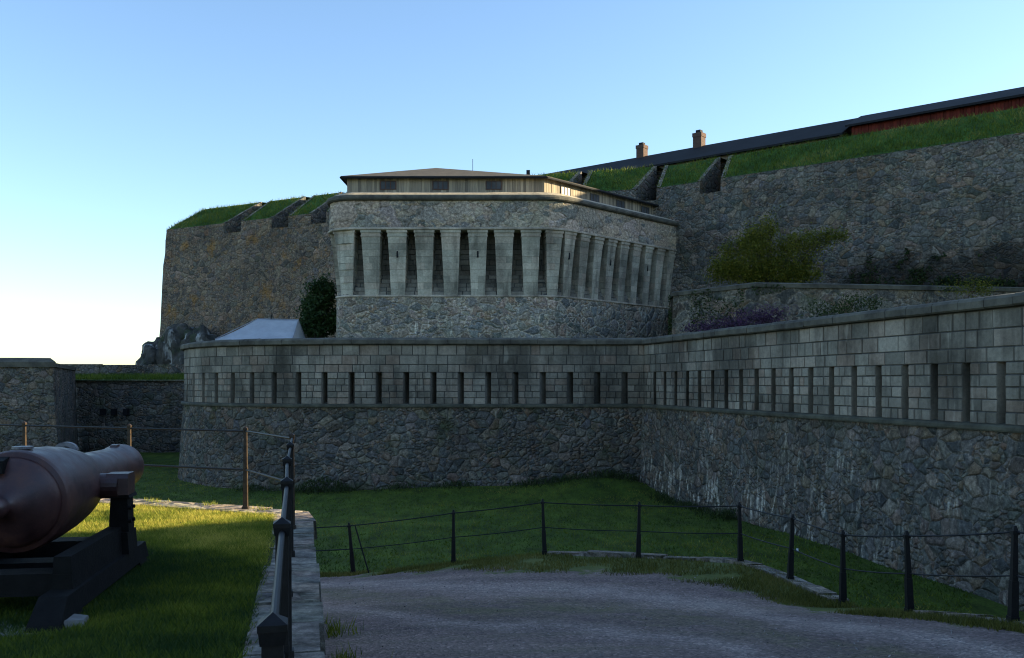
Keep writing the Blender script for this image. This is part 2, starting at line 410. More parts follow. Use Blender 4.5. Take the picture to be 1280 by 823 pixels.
def blade_mat(name, lo, hi, tip, trans=.35):
    m, nt, b = mat(name, .65)
    at = N(nt, 'ShaderNodeAttribute', attribute_name='tone')
    r = ramp(nt, at.outputs['Fac'], [(0, lo), (.6, hi), (.93, tuple((a + c) / 2 for a, c in zip(hi, tip))), (1, tip)])
    nt.links.new(r.outputs[0], b.inputs['Base Color'])
    tr = N(nt, 'ShaderNodeBsdfTranslucent'); nt.links.new(r.outputs[0], tr.inputs[0])
    ms = N(nt, 'ShaderNodeMixShader'); ms.inputs[0].default_value = trans
    nt.links.new(b.outputs[0], ms.inputs[1]); nt.links.new(tr.outputs[0], ms.inputs[2])
    nt.links.new(ms.outputs[0], nt.nodes['Material Output'].inputs[0]); return m
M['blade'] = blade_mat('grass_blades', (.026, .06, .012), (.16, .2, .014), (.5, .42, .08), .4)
M['blade_moat'] = blade_mat('moat_grass_blades', (.04, .078, .008), (.125, .165, .015), (.26, .23, .05), .3)
M['blade_dry'] = blade_mat('verge_grass_blades', (.055, .062, .01), (.14, .135, .026), (.27, .2, .08))
M['blade_bank'] = blade_mat('bank_grass_blades', (.045, .085, .008), (.13, .17, .016), (.26, .23, .06))
M['leaf_dark'] = blade_mat('dark_leaves', (.01, .03, .008), (.03, .06, .015), (.05, .08, .02), .2)
M['leaf_yel'] = blade_mat('yellow_green_leaves', (.04, .055, .006), (.14, .145, .014), (.24, .18, .03), .35)
M['leaf_pur'] = blade_mat('purple_flowers', (.03, .02, .028), (.07, .035, .08), (.13, .05, .15), .2)
M['leaf_ivy'] = blade_mat('ivy_leaves', (.012, .025, .008), (.035, .055, .012), (.06, .07, .02), .2)
M['bark'] = simple('bark', (.06, .05, .04), nscale=8, amt=.5, bmp=.6, bd=.02)

def ground_mat(name, lo, hi, dry, sc=.35):
    m, nt, b = mat(name, .95); tc = N(nt, 'ShaderNodeTexCoord'); v = tc.outputs['Object']
    a = ramp(nt, noise(nt, v, sc, 6, .7), [(.3, lo), (.6, hi), (.8, dry)])
    f = ramp(nt, noise(nt, v, 14, 6, .75), [(.3, g(.55)), (.7, g(1.35))])
    f2 = ramp(nt, noise(nt, mapping(nt, v, (1, .35, 1)), 1.6, 6, .75), [(.35, g(.5)), (.65, g(1.45))])
    cx = mix(nt, 1, mix(nt, 1, a.outputs[0], f.outputs[0], 'MULTIPLY'), f2.outputs[0], 'MULTIPLY')
    nt.links.new(cx, b.inputs['Base Color'])
    bump(nt, b, noise(nt, v, 22, 6, .75), .8, .05); return m
M['lawn'] = ground_mat('lawn_soil', (.04, .05, .01), (.06, .075, .014), (.09, .09, .03), 1.2)
M['moat'] = ground_mat('moat_grass', (.04, .072, .008), (.08, .115, .012), (.13, .125, .035))
M['bank'] = ground_mat('bank_grass', (.03, .07, .01), (.05, .11, .015), (.09, .1, .04), .6)
M['earth'] = ground_mat('trodden_earth', (.1, .085, .06), (.14, .12, .09), (.07, .09, .03), .5)

def gravel_mat():
    m, nt, b = mat('gravel', .95); tc = N(nt, 'ShaderNodeTexCoord'); v = tc.outputs['Object']
    at = N(nt, 'ShaderNodeAttribute', attribute_name='verge')
    base = ramp(nt, noise(nt, v, .55, 6, .65), [(.3, (.125, .095, .085)), (.55, (.17, .13, .115)), (.75, (.145, .13, .085))])
    vo = N(nt, 'ShaderNodeTexVoronoi', Scale=38.0); nt.links.new(v, vo.inputs['Vector'])
    sp = N(nt, 'ShaderNodeSeparateColor'); nt.links.new(vo.outputs['Color'], sp.inputs[0])
    st = ramp(nt, sp.outputs[0], [(0, (.5, .47, .5)), (.5, (1, .95, .95)), (.85, (1.25, 1.1, 1.1)), (1, (1.9, 1.8, 1.8))])
    c = mix(nt, .85, base.outputs[0], st.outputs[0], 'MULTIPLY')
    f = ramp(nt, noise(nt, v, 6, 6, .75), [(.3, g(.7)), (.7, g(1.25))])
    c = mix(nt, .9, c, f.outputs[0], 'MULTIPLY')
    # pale worn wheel tracks that curve across the yard
    rot = N(nt, 'ShaderNodeMapping'); nt.links.new(v, rot.inputs[0]); rot.inputs['Rotation'].default_value = (0, 0, R(28)); rot.inputs['Scale'].default_value = (.12, .75, 1)
    tk = ramp(nt, noise(nt, rot.outputs[0], 1.0, 4, .6, .4), [(.46, g(0)), (.66, g(.6))])
    c = mix(nt, tk.outputs[0], c, mix(nt, .7, (.29, .225, .18), st.outputs[0], 'MULTIPLY'))
    # thin moss and grass in the gravel
    gm = ramp(nt, noise(nt, mapping(nt, rot.outputs[0], (2, 1, 1), (8, 3, 0)), 1.3, 6, .7), [(.54, g(0)), (.72, g(.55))])
    c = mix(nt, gm.outputs[0], c, (.1, .105, .04))
    ia = N(nt, 'ShaderNodeAttribute', attribute_name='inward')
    ii = math_(nt, 'ADD', ia.outputs['Fac'], math_(nt, 'MULTIPLY', math_(nt, 'SUBTRACT', noise(nt, v, .5, 5, .65), .5), .16))
    rut = ramp(nt, ii, [(.1, g(0)), (.17, g(.9)), (.21, g(.75)), (.28, g(0)), (.42, g(0)), (.47, g(.8)), (.54, g(0))])
    br_ = ramp(nt, noise(nt, v, 2.2, 6, .7), [(.35, g(.35)), (.65, g(1))])
    c = mix(nt, math_(nt, 'MULTIPLY', rut.outputs[0], br_.outputs[0]), c, mix(nt, .8, (.33, .28, .24), st.outputs[0], 'MULTIPLY'))
    ms_ = ramp(nt, ii, [(.24, g(0)), (.31, g(.75)), (.38, g(.6)), (.45, g(0))])
    mn_ = ramp(nt, noise(nt, v, 1.7, 7, .75), [(.4, g(0)), (.62, g(1))])
    c = mix(nt, math_(nt, 'MULTIPLY', ms_.outputs[0], mn_.outputs[0]), c, mix(nt, .7, (.12, .115, .05), st.outputs[0], 'MULTIPLY'))
    grass = ramp(nt, noise(nt, v, 3, 6, .7), [(.3, (.06, .08, .018)), (.7, (.13, .14, .035))])
    e = math_(nt, 'ADD', at.outputs['Fac'], math_(nt, 'MULTIPLY', math_(nt, 'SUBTRACT', noise(nt, v, 1.6, 6, .7), .5), 1.3))
    k = ramp(nt, e, [(.44, g(0)), (.56, g(1))])
    c = mix(nt, k.outputs[0], c, grass.outputs[0])
    nt.links.new(c, b.inputs['Base Color'])
    bump(nt, b, vo.outputs['Distance'], .7, .02); return m
M['gravel'] = gravel_mat()
M['copst'] = rubble('coping_flags', .5, mort_amt=.25, mortar=(.16, .14, .12), moss=.5, dark=.35, streak=0, seed=12, bright=1.3, aspect=.7,
                    stones=[(0, (.12, .12, .125)), (.3, (.18, .17, .16)), (.6, (.15, .14, .135)), (1, (.21, .19, .17))])

# ------------------------------------------------------------------ scattering of blades and leaves
def tri_mesh(name, V, tone, m, parent=None, quads=False):
    k = 4 if quads else 3
    n = len(V) // k
    me = bpy.data.meshes.new(name)
    me.vertices.add(len(V)); me.vertices.foreach_set('co', V.astype(np.float32).ravel())
    me.loops.add(len(V)); me.loops.foreach_set('vertex_index', np.arange(len(V), dtype=np.int32))
    me.polygons.add(n); me.polygons.foreach_set('loop_start', np.arange(n, dtype=np.int32) * k)
    me.polygons.foreach_set('loop_total', np.full(n, k, dtype=np.int32))
    me.update(calc_edges=True)
    a = me.attributes.new('tone', 'FLOAT', 'FACE'); a.data.foreach_set('value', tone.astype(np.float32))
    me.materials.append(m)
    o = bpy.data.objects.new(name, me); col.objects.link(o)
    if parent is not None:
        o.parent = parent; o.location = -parent.location
    return o
def vnoise(P, s, seed=0):
    return np.array([mn.noise(Vector((p[0] * s + seed, p[1] * s, p[2] * s))) for p in P])
def blades(name, P, h, w, m, parent=None, lean=.45, tonef=None):
    n = len(P); a = rs.uniform(0, 2 * np.pi, n); b = rs.uniform(0, 2 * np.pi, n)
    hh = h * rs.uniform(.5, 1.3, n); ww = w * rs.uniform(.6, 1.3, n)
    d = np.stack([np.cos(a), np.sin(a), np.zeros(n)], 1) * ww[:, None] / 2
    tip = np.stack([np.cos(b) * lean, np.sin(b) * lean, np.ones(n)], 1) * hh[:, None]
    V = np.empty((n, 3, 3)); V[:, 0] = P - d; V[:, 1] = P + d; V[:, 2] = P + tip
    t = rs.uniform(0, 1, n) if tonef is None else np.clip(tonef + rs.uniform(-.35, .35, n), 0, 1)
    return tri_mesh(name, V.reshape(-1, 3), t, m, parent)
def leaves(name, P, size, m, parent=None, tone=None):
    n = len(P)
    a = rs.normal(size=(n, 3)); a /= np.linalg.norm(a, axis=1)[:, None]
    b = np.cross(a, rs.normal(size=(n, 3))); b /= np.linalg.norm(b, axis=1)[:, None]
    s = size * rs.uniform(.5, 1.3, n)[:, None]
    V = np.empty((n, 4, 3)); V[:, 0] = P - a * s; V[:, 1] = P - b * s * .5; V[:, 2] = P + a * s; V[:, 3] = P + b * s * .5
    t = rs.uniform(0, 1, n) if tone is None else np.clip(tone + rs.uniform(-.3, .3, n), 0, 1)
    return tri_mesh(name, V.reshape(-1, 3), t, m, parent, True)
def clumps(center, radii, nclump, per, crad, flat=.0, low=-1.0):
    out = []; tn = []
    while len(out) < nclump:
        q = rs.normal(size=3); q /= np.linalg.norm(q); q *= rs.uniform(.35, 1) ** .6
        if q[2] < low: continue
        c = np.array(center) + q * np.array(radii)
        pts = c + rs.normal(size=(per, 3)) * crad * rs.uniform(.6, 1.4) * np.array([1, 1, .75])
        out.append(pts); tn.append(np.full(per, rs.uniform(.15, .75)))
    return np.concatenate(out), np.concatenate(tn)

# ------------------------------------------------------------------ camera, light, sky
cam_d = bpy.data.cameras.new('camera'); cam = bpy.data.objects.new('camera', cam_d); col.objects.link(cam)
cam.location = (0, 0, 1.5); cam.rotation_euler = (R(90), 0, 0)
cam_d.sensor_width = 36; cam_d.lens = 36 * 1150 / 1280; cam_d.shift_y = 67.5 / 1280
cam_d.clip_start = .05; cam_d.clip_end = 9000
scn.camera = cam
scn.cycles.filter_width = 1.1

SUN_EL = 16.0; SUN_AZ = 80.0      # clockwise from +Y
w = bpy.data.worlds.new('World'); scn.world = w; w.use_nodes = True
nt = w.node_tree; bg = nt.nodes['Background']
sk = nt.nodes.new('ShaderNodeTexSky'); sk.sky_type = 'NISHITA'; sk.sun_disc = False
sk.sun_elevation = R(SUN_EL); sk.sun_rotation = R(SUN_AZ); sk.air_density = 1.0; sk.dust_density = .45; sk.ozone_density = 2.7; sk.altitude = 0
nt.links.new(sk.outputs[0], bg.inputs[0]); bg.inputs[1].default_value = .095
sl = bpy.data.lights.new('sun', 'SUN'); sl.energy = 5.0; sl.angle = R(.6); sl.color = (1.0, .84, .52)
so = bpy.data.objects.new('sun', sl); col.objects.link(so)
sd = Vector((math.sin(R(SUN_AZ)) * math.cos(R(SUN_EL)), math.cos(R(SUN_AZ)) * math.cos(R(SUN_EL)), math.sin(R(SUN_EL))))
so.rotation_euler = sd.to_track_quat('Z', 'Y').to_euler(); so.location = (60, -20, 60)
vs = scn.view_settings; vs.view_transform = 'Standard'; vs.look = 'None'; vs.gamma = 1; vs.use_curve_mapping = False; vs.exposure = 1.8

# ------------------------------------------------------------------ terrain height helpers
def tps(pts):
    P = np.array(pts, float); n = len(P)
    def U(r2): return np.where(r2 > 0, r2 * np.log(np.maximum(r2, 1e-12)) * .5, 0)
    D = ((P[:, None, :2] - P[None, :, :2]) ** 2).sum(-1)
    K = U(D) + np.eye(n) * .5; A = np.zeros((n + 3, n + 3)); A[:n, :n] = K
    A[:n, n] = 1; A[:n, n + 1:] = P[:, :2]; A[n, :n] = 1; A[n + 1:, :n] = P[:, :2].T
    w_ = np.linalg.solve(A, np.concatenate([P[:, 2], np.zeros(3)]))
    def f(x, y):
        r2 = (P[:, 0] - x) ** 2 + (P[:, 1] - y) ** 2
        return float((w_[:n] * U(r2)).sum() + w_[n] + w_[n + 1] * x + w_[n + 2] * y)
    return f
posts_yard = [(5.2, 9.55, -1.0), (4.8, 11.1, -1.3), (4.46, 12.4, -1.5), (4.2, 13.9, -1.5), (3.8, 15.3, -1.5), (2.25, 16.4, -1.64), (.6, 16.9, -1.65), (-1.1, 17.3, -1.9), (-3.1, 18.0, -2.25)]
yard_z = tps(posts_yard + [(9, 3, -.6), (6.5, 6, -.8), (-1.5, 8, -1.0), (-8, 20, -2.5), (-8, 8, -1.4), (2, 4, -.8), (8, -8, -.5), (-8, -8, -.5), (0, 11, -1.25)])

def moat_z(x, y):
    z = -3.8 + .25 * mn.noise(Vector((x * .07, y * .07, 3))) + .06 * mn.noise(Vector((x * .4, y * .4, 1)))
    z += .75 * math.exp(-((x - 4.6) ** 2 / 9 + (y - 44.5) ** 2 / 10))
    z += .35 * math.exp(-((x + 2) ** 2 / 30 + (y - 45) ** 2 / 4))
    return z

# ------------------------------------------------------------------ ground
me = MB()
xs = np.concatenate([np.array([-4000, -1200, -400, -150, -90]), np.arange(-60, 40.1, 1.0), np.array([60, 150, 400, 1200, 4000])])
ys = np.concatenate([np.array([-4000, -800, -200, -60]), np.arange(-20, 90.1, 1.0), np.array([120, 200, 500, 1500, 6000])])
V = [(x, y, moat_z(x, y) if abs(x) < 100 and abs(y) < 130 else -3.9) for y in ys for x in xs]
nx = len(xs); F = [(j * nx + i, j * nx + i + 1, (j + 1) * nx + i + 1, (j + 1) * nx + i) for j in range(len(ys) - 1) for i in range(nx - 1)]
m_ = bpy.data.meshes.new('ground'); m_.from_pydata(V, [], F); m_.materials.append(M['moat'])
for p in m_.polygons: p.use_smooth = True
go = bpy.data.objects.new('ground', m_); col.objects.link(go); tag(go, kind='structure', label='grassy floor of the dry moat')

# yard (gravel, with a grass verge to the fence)
edge = Path([(-9, 20.2), (-5.2, 18.7)] + [(x, y + .12) for x, y, _ in posts_yard[::-1]] + [(5.75, 8.0), (6.6, 5.0), (8.5, -2), (10, -8)])
verge_pts = [(-9, .2), (-5.2, .2), (-3.1, .3), (-1.1, 1.1), (.6, 1.9), (2.25, 1.9), (3.8, 1.9), (4.2, 1.8), (4.46, .9), (4.8, .65), (5.2, .55), (5.75, .5), (6.6, .5), (8.5, .5), (10, .5)]
ts = edge.samples(0, edge.L, .25); nr = 90
V = []; att = []; ruts = []
nearL = Path([(-9, -6), (-6, -8), (2, -10), (8, -10)])
for t in ts:
    e = edge.at(t); q = nearL.at(nearL.L * (t / edge.L) ** 1.0)
    # verge width at this place
    i = max(0, min(len(edge.cum) - 2, sum(1 for c in edge.cum if c <= t) - 1)); k = (t - edge.cum[i]) / (edge.cum[i + 1] - edge.cum[i])
    vw = verge_pts[i][1] * (1 - k) + verge_pts[i + 1][1] * k
    for j in range(nr + 1):
        f = (j / nr) ** 1.35; p = e.lerp(q, f)
        d = (p - e).length
        z = yard_z(p.x, p.y) + .02 * mn.noise(Vector((p.x * 1.1, p.y * 1.1, 0)))
        V.append((p.x, p.y, z)); att.append(.5 + .35 * (vw - d) / 1.0); ruts.append((d - vw) / 10)
F = [(a * (nr + 1) + b, a * (nr + 1) + b + 1, (a + 1) * (nr + 1) + b + 1, (a + 1) * (nr + 1) + b) for a in range(len(ts) - 1) for b in range(nr)]
m_ = bpy.data.meshes.new('gravel_yard'); m_.from_pydata(V, [], F); m_.materials.append(M['gravel'])
a_ = m_.attributes.new('verge', 'FLOAT', 'POINT'); a_.data.foreach_set('value', np.clip(np.array(att, dtype=np.float32), -1, 2))
a_ = m_.attributes.new('inward', 'FLOAT', 'POINT'); a_.data.foreach_set('value', np.array(ruts, dtype=np.float32))
for p in m_.polygons: p.use_smooth = True
yo = bpy.data.objects.new('gravel_yard', m_); col.objects.link(yo); tag(yo, kind='structure', label='gravel yard with worn pale wheel tracks')
# its retaining face down to the moat
mb = MB(); sweep(mb, edge, edge.samples(0, edge.L, .6), [(.55, -4.6), (.12, lambda t: yard_z(*edge.at(t)[:2]) - .25), (0, lambda t: yard_z(*edge.at(t)[:2]))], .06, caps=False)
o = mb.build('yard_bank', M['rub_ret']); tag(o, kind='structure', label='stone face under the yard edge')

# verge grass blades
def in_yard(t, d):
    e = edge.at(t); q = nearL.at(nearL.L * (t / edge.L)); v = (q - e); v.normalize(); return e + v * d
P = []
for k in range(46000):
    t = rnd.uniform(3.5, edge.cum[12]); i = max(0, sum(1 for c in edge.cum if c <= t) - 1); kk = (t - edge.cum[i]) / (edge.cum[i + 1] - edge.cum[i])
    vw = verge_pts[i][1] * (1 - kk) + verge_pts[i + 1][1] * kk
    d = rnd.uniform(-.1, vw + .35); p = in_yard(t, d)
    if d > vw and rnd.random() < (d - vw) / .35: continue
    if mn.noise(Vector((p.x * 1.3, p.y * 1.3, 5))) < -.25: continue
    P.append((p.x, p.y, yard_z(p.x, p.y) - .01))
P = np.array(P); o = blades('verge_grass', P, .075, .014, M['blade_dry'], tonef=.4 + .5 * vnoise(P, .9)); tag(o, kind='stuff', label='short dry grass verge between gravel and fence')
P = []
for k in range(2600):
    t = rnd.uniform(6, edge.cum[12]); p = in_yard(t, rnd.uniform(1.2, 11)); P.append((p.x, p.y, yard_z(p.x, p.y) + .003))
P = np.array(P); o = leaves('pebbles', P, .016, simple('pebble_stone', (.26, .23, .21), nscale=30, amt=.6)); tag(o, kind='stuff', label='loose pebbles and fallen bits on the gravel yard')
# stray tufts at the foot of the cannon terrace
P = []
for k in range(5000):
    y = 4.6 + 6 * rnd.random() ** 1.6; x = -.03 - .22 * y + abs(rnd.gauss(0, .16)) + .08
    if mn.noise(Vector((x * 1.5, y * 1.5, 9))) < 0: continue
    P.append((x, y, yard_z(x, y)))
P = np.array(P); o = blades('weeds', P, .13, .012, M['blade'], tonef=.5 * np.ones(len(P))); tag(o, kind='stuff', label='weeds along the foot of the cannon terrace wall')

# stone edging under the fence
def edging(s0, s1, wv, lab):
    mb = MB(); t = s0
    while t < s1:
        wd = rnd.uniform(.45, .9); b = min(s1, t + wd); tone = rnd.random()
        for (a_, b_) in ((t + .01, b - .01),):
            zz = lambda u: yard_z(*edge.at(u)[:2])
            h = rnd.uniform(.045, .085)
            lo = [edge.at(a_, .1, zz(a_) - .3), edge.at(b_, .1, zz(b_) - .3), edge.at(b_, -wv, zz(b_) - .3), edge.at(a_, -wv, zz(a_) - .3)]
            hi = [edge.at(a_ + .01, .09, zz(a_) + h), edge.at(b_ - .01, .09, zz(b_) + h), edge.at(b_ - .01, -wv + .02, zz(b_) + h - .02), edge.at(a_ + .01, -wv + .02, zz(a_) + h - .02)]
            mb.hexa(lo, hi, tone)
        t = b
    o = mb.build('stone_edging', M['copst']); tag(o, kind='structure', label=lab)
edging(edge.near(.6, 16.9), edge.near(4.5, 12.6), .22, 'row of flat edging stones on the verge')
edging(edge.near(4.85, 11.0), edge.near(5.9, 7.4), .16, 'short row of edging stones by the last posts')

# cannon terrace ----------------------------------------------------
def ter_in(y): return -.03 - .2188 * y            # x of the right-hand edge
tedge = Path([(-30, 21.5), (-8, 12.95), (-4.7, 11.52), (-2.35, 10.5), (-2.1, 9.75), (-1.04, 5.0), (.5, -2.0), (.9, -6)])  # traversed far-left -> near-right
# path runs left to right then towards camera: outward is to the left-hand/back, so use negative offsets inward
mb = MB()
outer = [tedge.p[i] for i in range(len(tedge.p))]
def terr_z(x, y): return .018 * mn.noise(Vector((x * .7, y * .7, 0))) + .01 * mn.noise(Vector((x * 2.2, y * 2.2, 4)))
# lawn sheet as a grid trimmed to the terrace outline
def inside(x, y, poly):
    c = False; n = len(poly)
    for i in range(n):
        a = poly[i]; b = poly[(i + 1) % n]
        if (a[1] > y) != (b[1] > y) and x < (b[0] - a[0]) * (y - a[1]) / (b[1] - a[1]) + a[0]: c = not c
    return c
inset = [tedge.at(c, -(-.42), 0) if False else None for c in tedge.cum]
# inward side: path direction (1,-.4) has its outward normal (dy,-dx)=(-.4,-1) pointing at the camera = inward
lawn_poly = [tedge.at(c, .36, 0) for c in tedge.cum]; lawn_poly = [(p.x, p.y) for p in lawn_poly] + [(-30, -6)]
mb = MB(); vp = [Vector((x, y, 0)) for x, y in lawn_poly]
import bmesh
bm = bmesh.new(); vv_ = [bm.verts.new(p) for p in vp]; bm.faces.new(vv_)
bmesh.ops.triangulate(bm, faces=bm.faces)
for _ in range(6):
    es = [e for e in bm.edges if e.calc_length() > .8 and (e.verts[0].co.x + e.verts[1].co.x) / 2 > -14]
    if not es: break
    bmesh.ops.subdivide_edges(bm, edges=es, cuts=1); bmesh.ops.triangulate(bm, faces=bm.faces)
for v in bm.verts: v.co.z = terr_z(v.co.x, v.co.y) + .03
m_ = bpy.data.meshes.new('terrace_lawn'); bm.normal_update()
bm.to_mesh(m_); bm.free(); m_.materials.append(M['lawn'])
for p in m_.polygons: p.use_smooth = True
o = bpy.data.objects.new('terrace_lawn', m_); col.objects.link(o); tag(o, kind='structure', label='lawn of the cannon terrace')
# coping stones + wall of the terrace
root = empty('terrace_wall', (-2.1, 9.75, 0)); tag(root, 'low retaining wall of flat coping stones along the cannon terrace under the railing', 'retaining wall')
mb = MB(); t = tedge.near(-12, 14.6)
while t < tedge.L - .5:
    b = t + rnd.uniform(.55, .95)
    for c in tedge.cum[1:-1]:
        if t < c < b + .25: b = c; break
    tone = rnd.random(); h = rnd.uniform(.0, .022) + .03
    A, B = t + .008, b - .008
    k = rnd.uniform(-.02, .02)
    lo = [tedge.at(A, -.02 + k, -.16), tedge.at(A, .43, -.16), tedge.at(B, .43, -.16), tedge.at(B, -.02 + k, -.16)]
    hi = [tedge.at(A + .01, -.01 + k, h), tedge.at(A + .01, .41, h), tedge.at(B - .01, .41, h), tedge.at(B - .01, -.01 + k, h)]
    mb.hexa(lo, hi, tone); t = b
mb.build('coping', M['copst'], root)
mb = MB(); sweep(mb, tedge, tedge.samples(0, tedge.L, .7), [(.06, -.155), (.0, -.5), (-.12, -2), (-.3, -4.6)], .04, caps=False)
mb.build('wall_face', M['rub_ret'], root)
# lawn blades
P = []
for k in range(260000):
    y = rnd.uniform(4.4, 11.6) if rnd.random() < .85 else rnd.uniform(11.5, 14)
    x = rnd.uniform(-.56 * y - .2, ter_in(y) - .36 + rnd.gauss(0, .04))
    if not inside(x, y, lawn_poly): continue
    P.append((x, y, terr_z(x, y) + .02))
P = np.array(P); tn = .42 + .55 * vnoise(P, .8) + .35 * vnoise(P, 3.0, 9) - .27 + .68 * np.clip((P[:, 1] + .5 * P[:, 0] - 6.3) / .9, 0, 1)  # sun patch painted into the blade tone: yellower at the back, darker in front
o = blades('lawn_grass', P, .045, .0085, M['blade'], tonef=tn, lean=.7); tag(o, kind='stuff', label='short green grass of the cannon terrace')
P = np.array([(rnd.uniform(-5.5, -2), rnd.uniform(5.5, 10.5), .06) for _ in range(130)])
o = leaves('daisies', P, .008, M['frame_w']); tag(o, kind='stuff', label='tiny white daisies in the terrace lawn')
# tall weeds on the coping by the post
P = []
for (cx, cy, n) in ((-4.45, 11.3, 60), (-4.3, 11.2, 40), (-3.6, 10.95, 50), (-2.9, 10.6, 40)):
    for _ in range(n): P.append((cx + rnd.gauss(0, .06), cy + rnd.gauss(0, .05), .03))
P = np.array(P); o = blades('coping_weeds', P, .06, .01, M['blade'], tonef=.7 * np.ones(len(P))); tag(o, kind='stuff', label='weeds growing on the terrace coping')

# ------------------------------------------------------------------ iron railing of the terrace
def sq_post(mb, x, y, z, h, w0, w1, rz):
    c, s = math.cos(rz), math.sin(rz)
    def sq(w, zz): return [Vector((x + (a * c - b * s) * w / 2, y + (a * s + b * c) * w / 2, zz)) for a, b in ((-1, -1), (1, -1), (1, 1), (-1, 1))]
    mb.hexa(sq(w0 * 1.5, z - .03), sq(w0 * 1.4, z + .05)); mb.hexa(sq(w0, z + .05), sq(w1, z + h - .075))
    # cap: flared neck, plate and low pyramid
    mb.hexa(sq(w1 * 1.15, z + h - .075), sq(w1 * 1.3, z + h - .045)); mb.hexa(sq(w1 * 1.38, z + h - .045), sq(w1 * 1.38, z + h - .03))
    top = Vector((x, y, z + h - .008)); b = sq(w1 * 1.38, z + h - .03)
    for k in range(4): mb.poly([b[k], b[(k + 1) % 4], top])
    mb.hexa(sq(w0 * .95, z + .46), sq(w0 * .95, z + .5))
railing = [(-.52, 2.0), (-.855, 3.42), (-1.2, 4.9), (-1.54, 6.3), (-1.88, 7.8), (-2.2, 9.2), (-3.07, 10.6), (-4.7, 11.3), (-6.36, 12.0), (-8.0, 12.7)]
root = empty('iron_railing', (-2.2, 9.2, 0)); tag(root, 'black iron railing with square capped posts and two round rails around the cannon terrace', 'railing')
for i, (x, y) in enumerate(railing):
    mb = MB(); near = i < 5; a = .22 if near else .0
    sq_post(mb, x, y, 0.03, .98, .054 if near else .05, .046 if near else .034, a)
    mb.build('post', M['iron'] if i < 5 else M['iron_rusty'], root)
for (z, r, nm) in ((.945, .0115, 'top_rail'), (.5, .012, 'middle_rail')):
    mb = MB()
    mb.tube([(x, y, z) for x, y in railing[:6]], r, 10); mb.build(nm, M['iron'], root, smooth=True)
    mb = MB(); mb.tube([(x, y, z) for x, y in railing[5:]], r, 10); mb.build(nm, M['iron'], root, smooth=True)

# yard fence
root = empty('iron_post_fence', (.6, 16.9, -1.65)); tag(root, 'black iron fence of tapered posts joined by thin rods along the gravel yard edge', 'fence')
fp = [(x, y, z) for x, y, z in posts_yard[::-1]] + [(5.85, 7.9, -.88), (6.55, 6.2, -.8)]
def lean(i, h):
    x, y, z = fp[i]; return (x - (.09 if i == 0 else .02 * ((i * 37) % 5 - 2)) * h, y, z + h)
for i, (x, y, z) in enumerate(fp):
    mb = MB(); a = .7
    def sq(w, h):
        p = lean(i, h); return [Vector((p[0] + u * w / 2, p[1] + v * w / 2, p[2])) for u, v in ((-1, -1), (1, -1), (1, 1), (-1, 1))]
    mb.hexa(sq(.098, -.15), sq(.094, .08)); mb.hexa(sq(.08, .08), sq(.07, .45)); mb.hexa(sq(.06, .45), sq(.045, .93)); mb.hexa(sq(.07, .93), sq(.07, .97)); mb.hexa(sq(.05, .97), sq(.025, 1.02))
    mb.build('post', M['iron'], root)
for hz, rr, sag, nm in ((.955, .011, .014, 'top_rod'), (.5, .009, .016, 'middle_rod')):
    for i in range(len(fp) - 1):
        a = Vector(lean(i, hz)); b = Vector(lean(i + 1, hz)); mb = MB()
        pts = [a.lerp(b, k / 8) - Vector((0, 0, sag * (1 - (2 * k / 8 - 1) ** 2))) for k in range(9)]
        mb.tube(pts, rr, 6); mb.build(nm, M['iron'], root, smooth=True)
for hz, nm in ((.955, 'top_rod'), (.5, 'middle_rod')):
    a = Vector(lean(0, hz)); mb = MB(); mb.tube([a, a + Vector((-3, .9, -.3))], .012, 6); mb.build(nm, M['iron'], root)
mb = MB(); mb.tube([Vector(lean(0, .97)) + Vector((.12, 0, -.02)), (-2.77, 17.9, -2.25)], .014, 6); mb.build('brace', M['iron'], root)

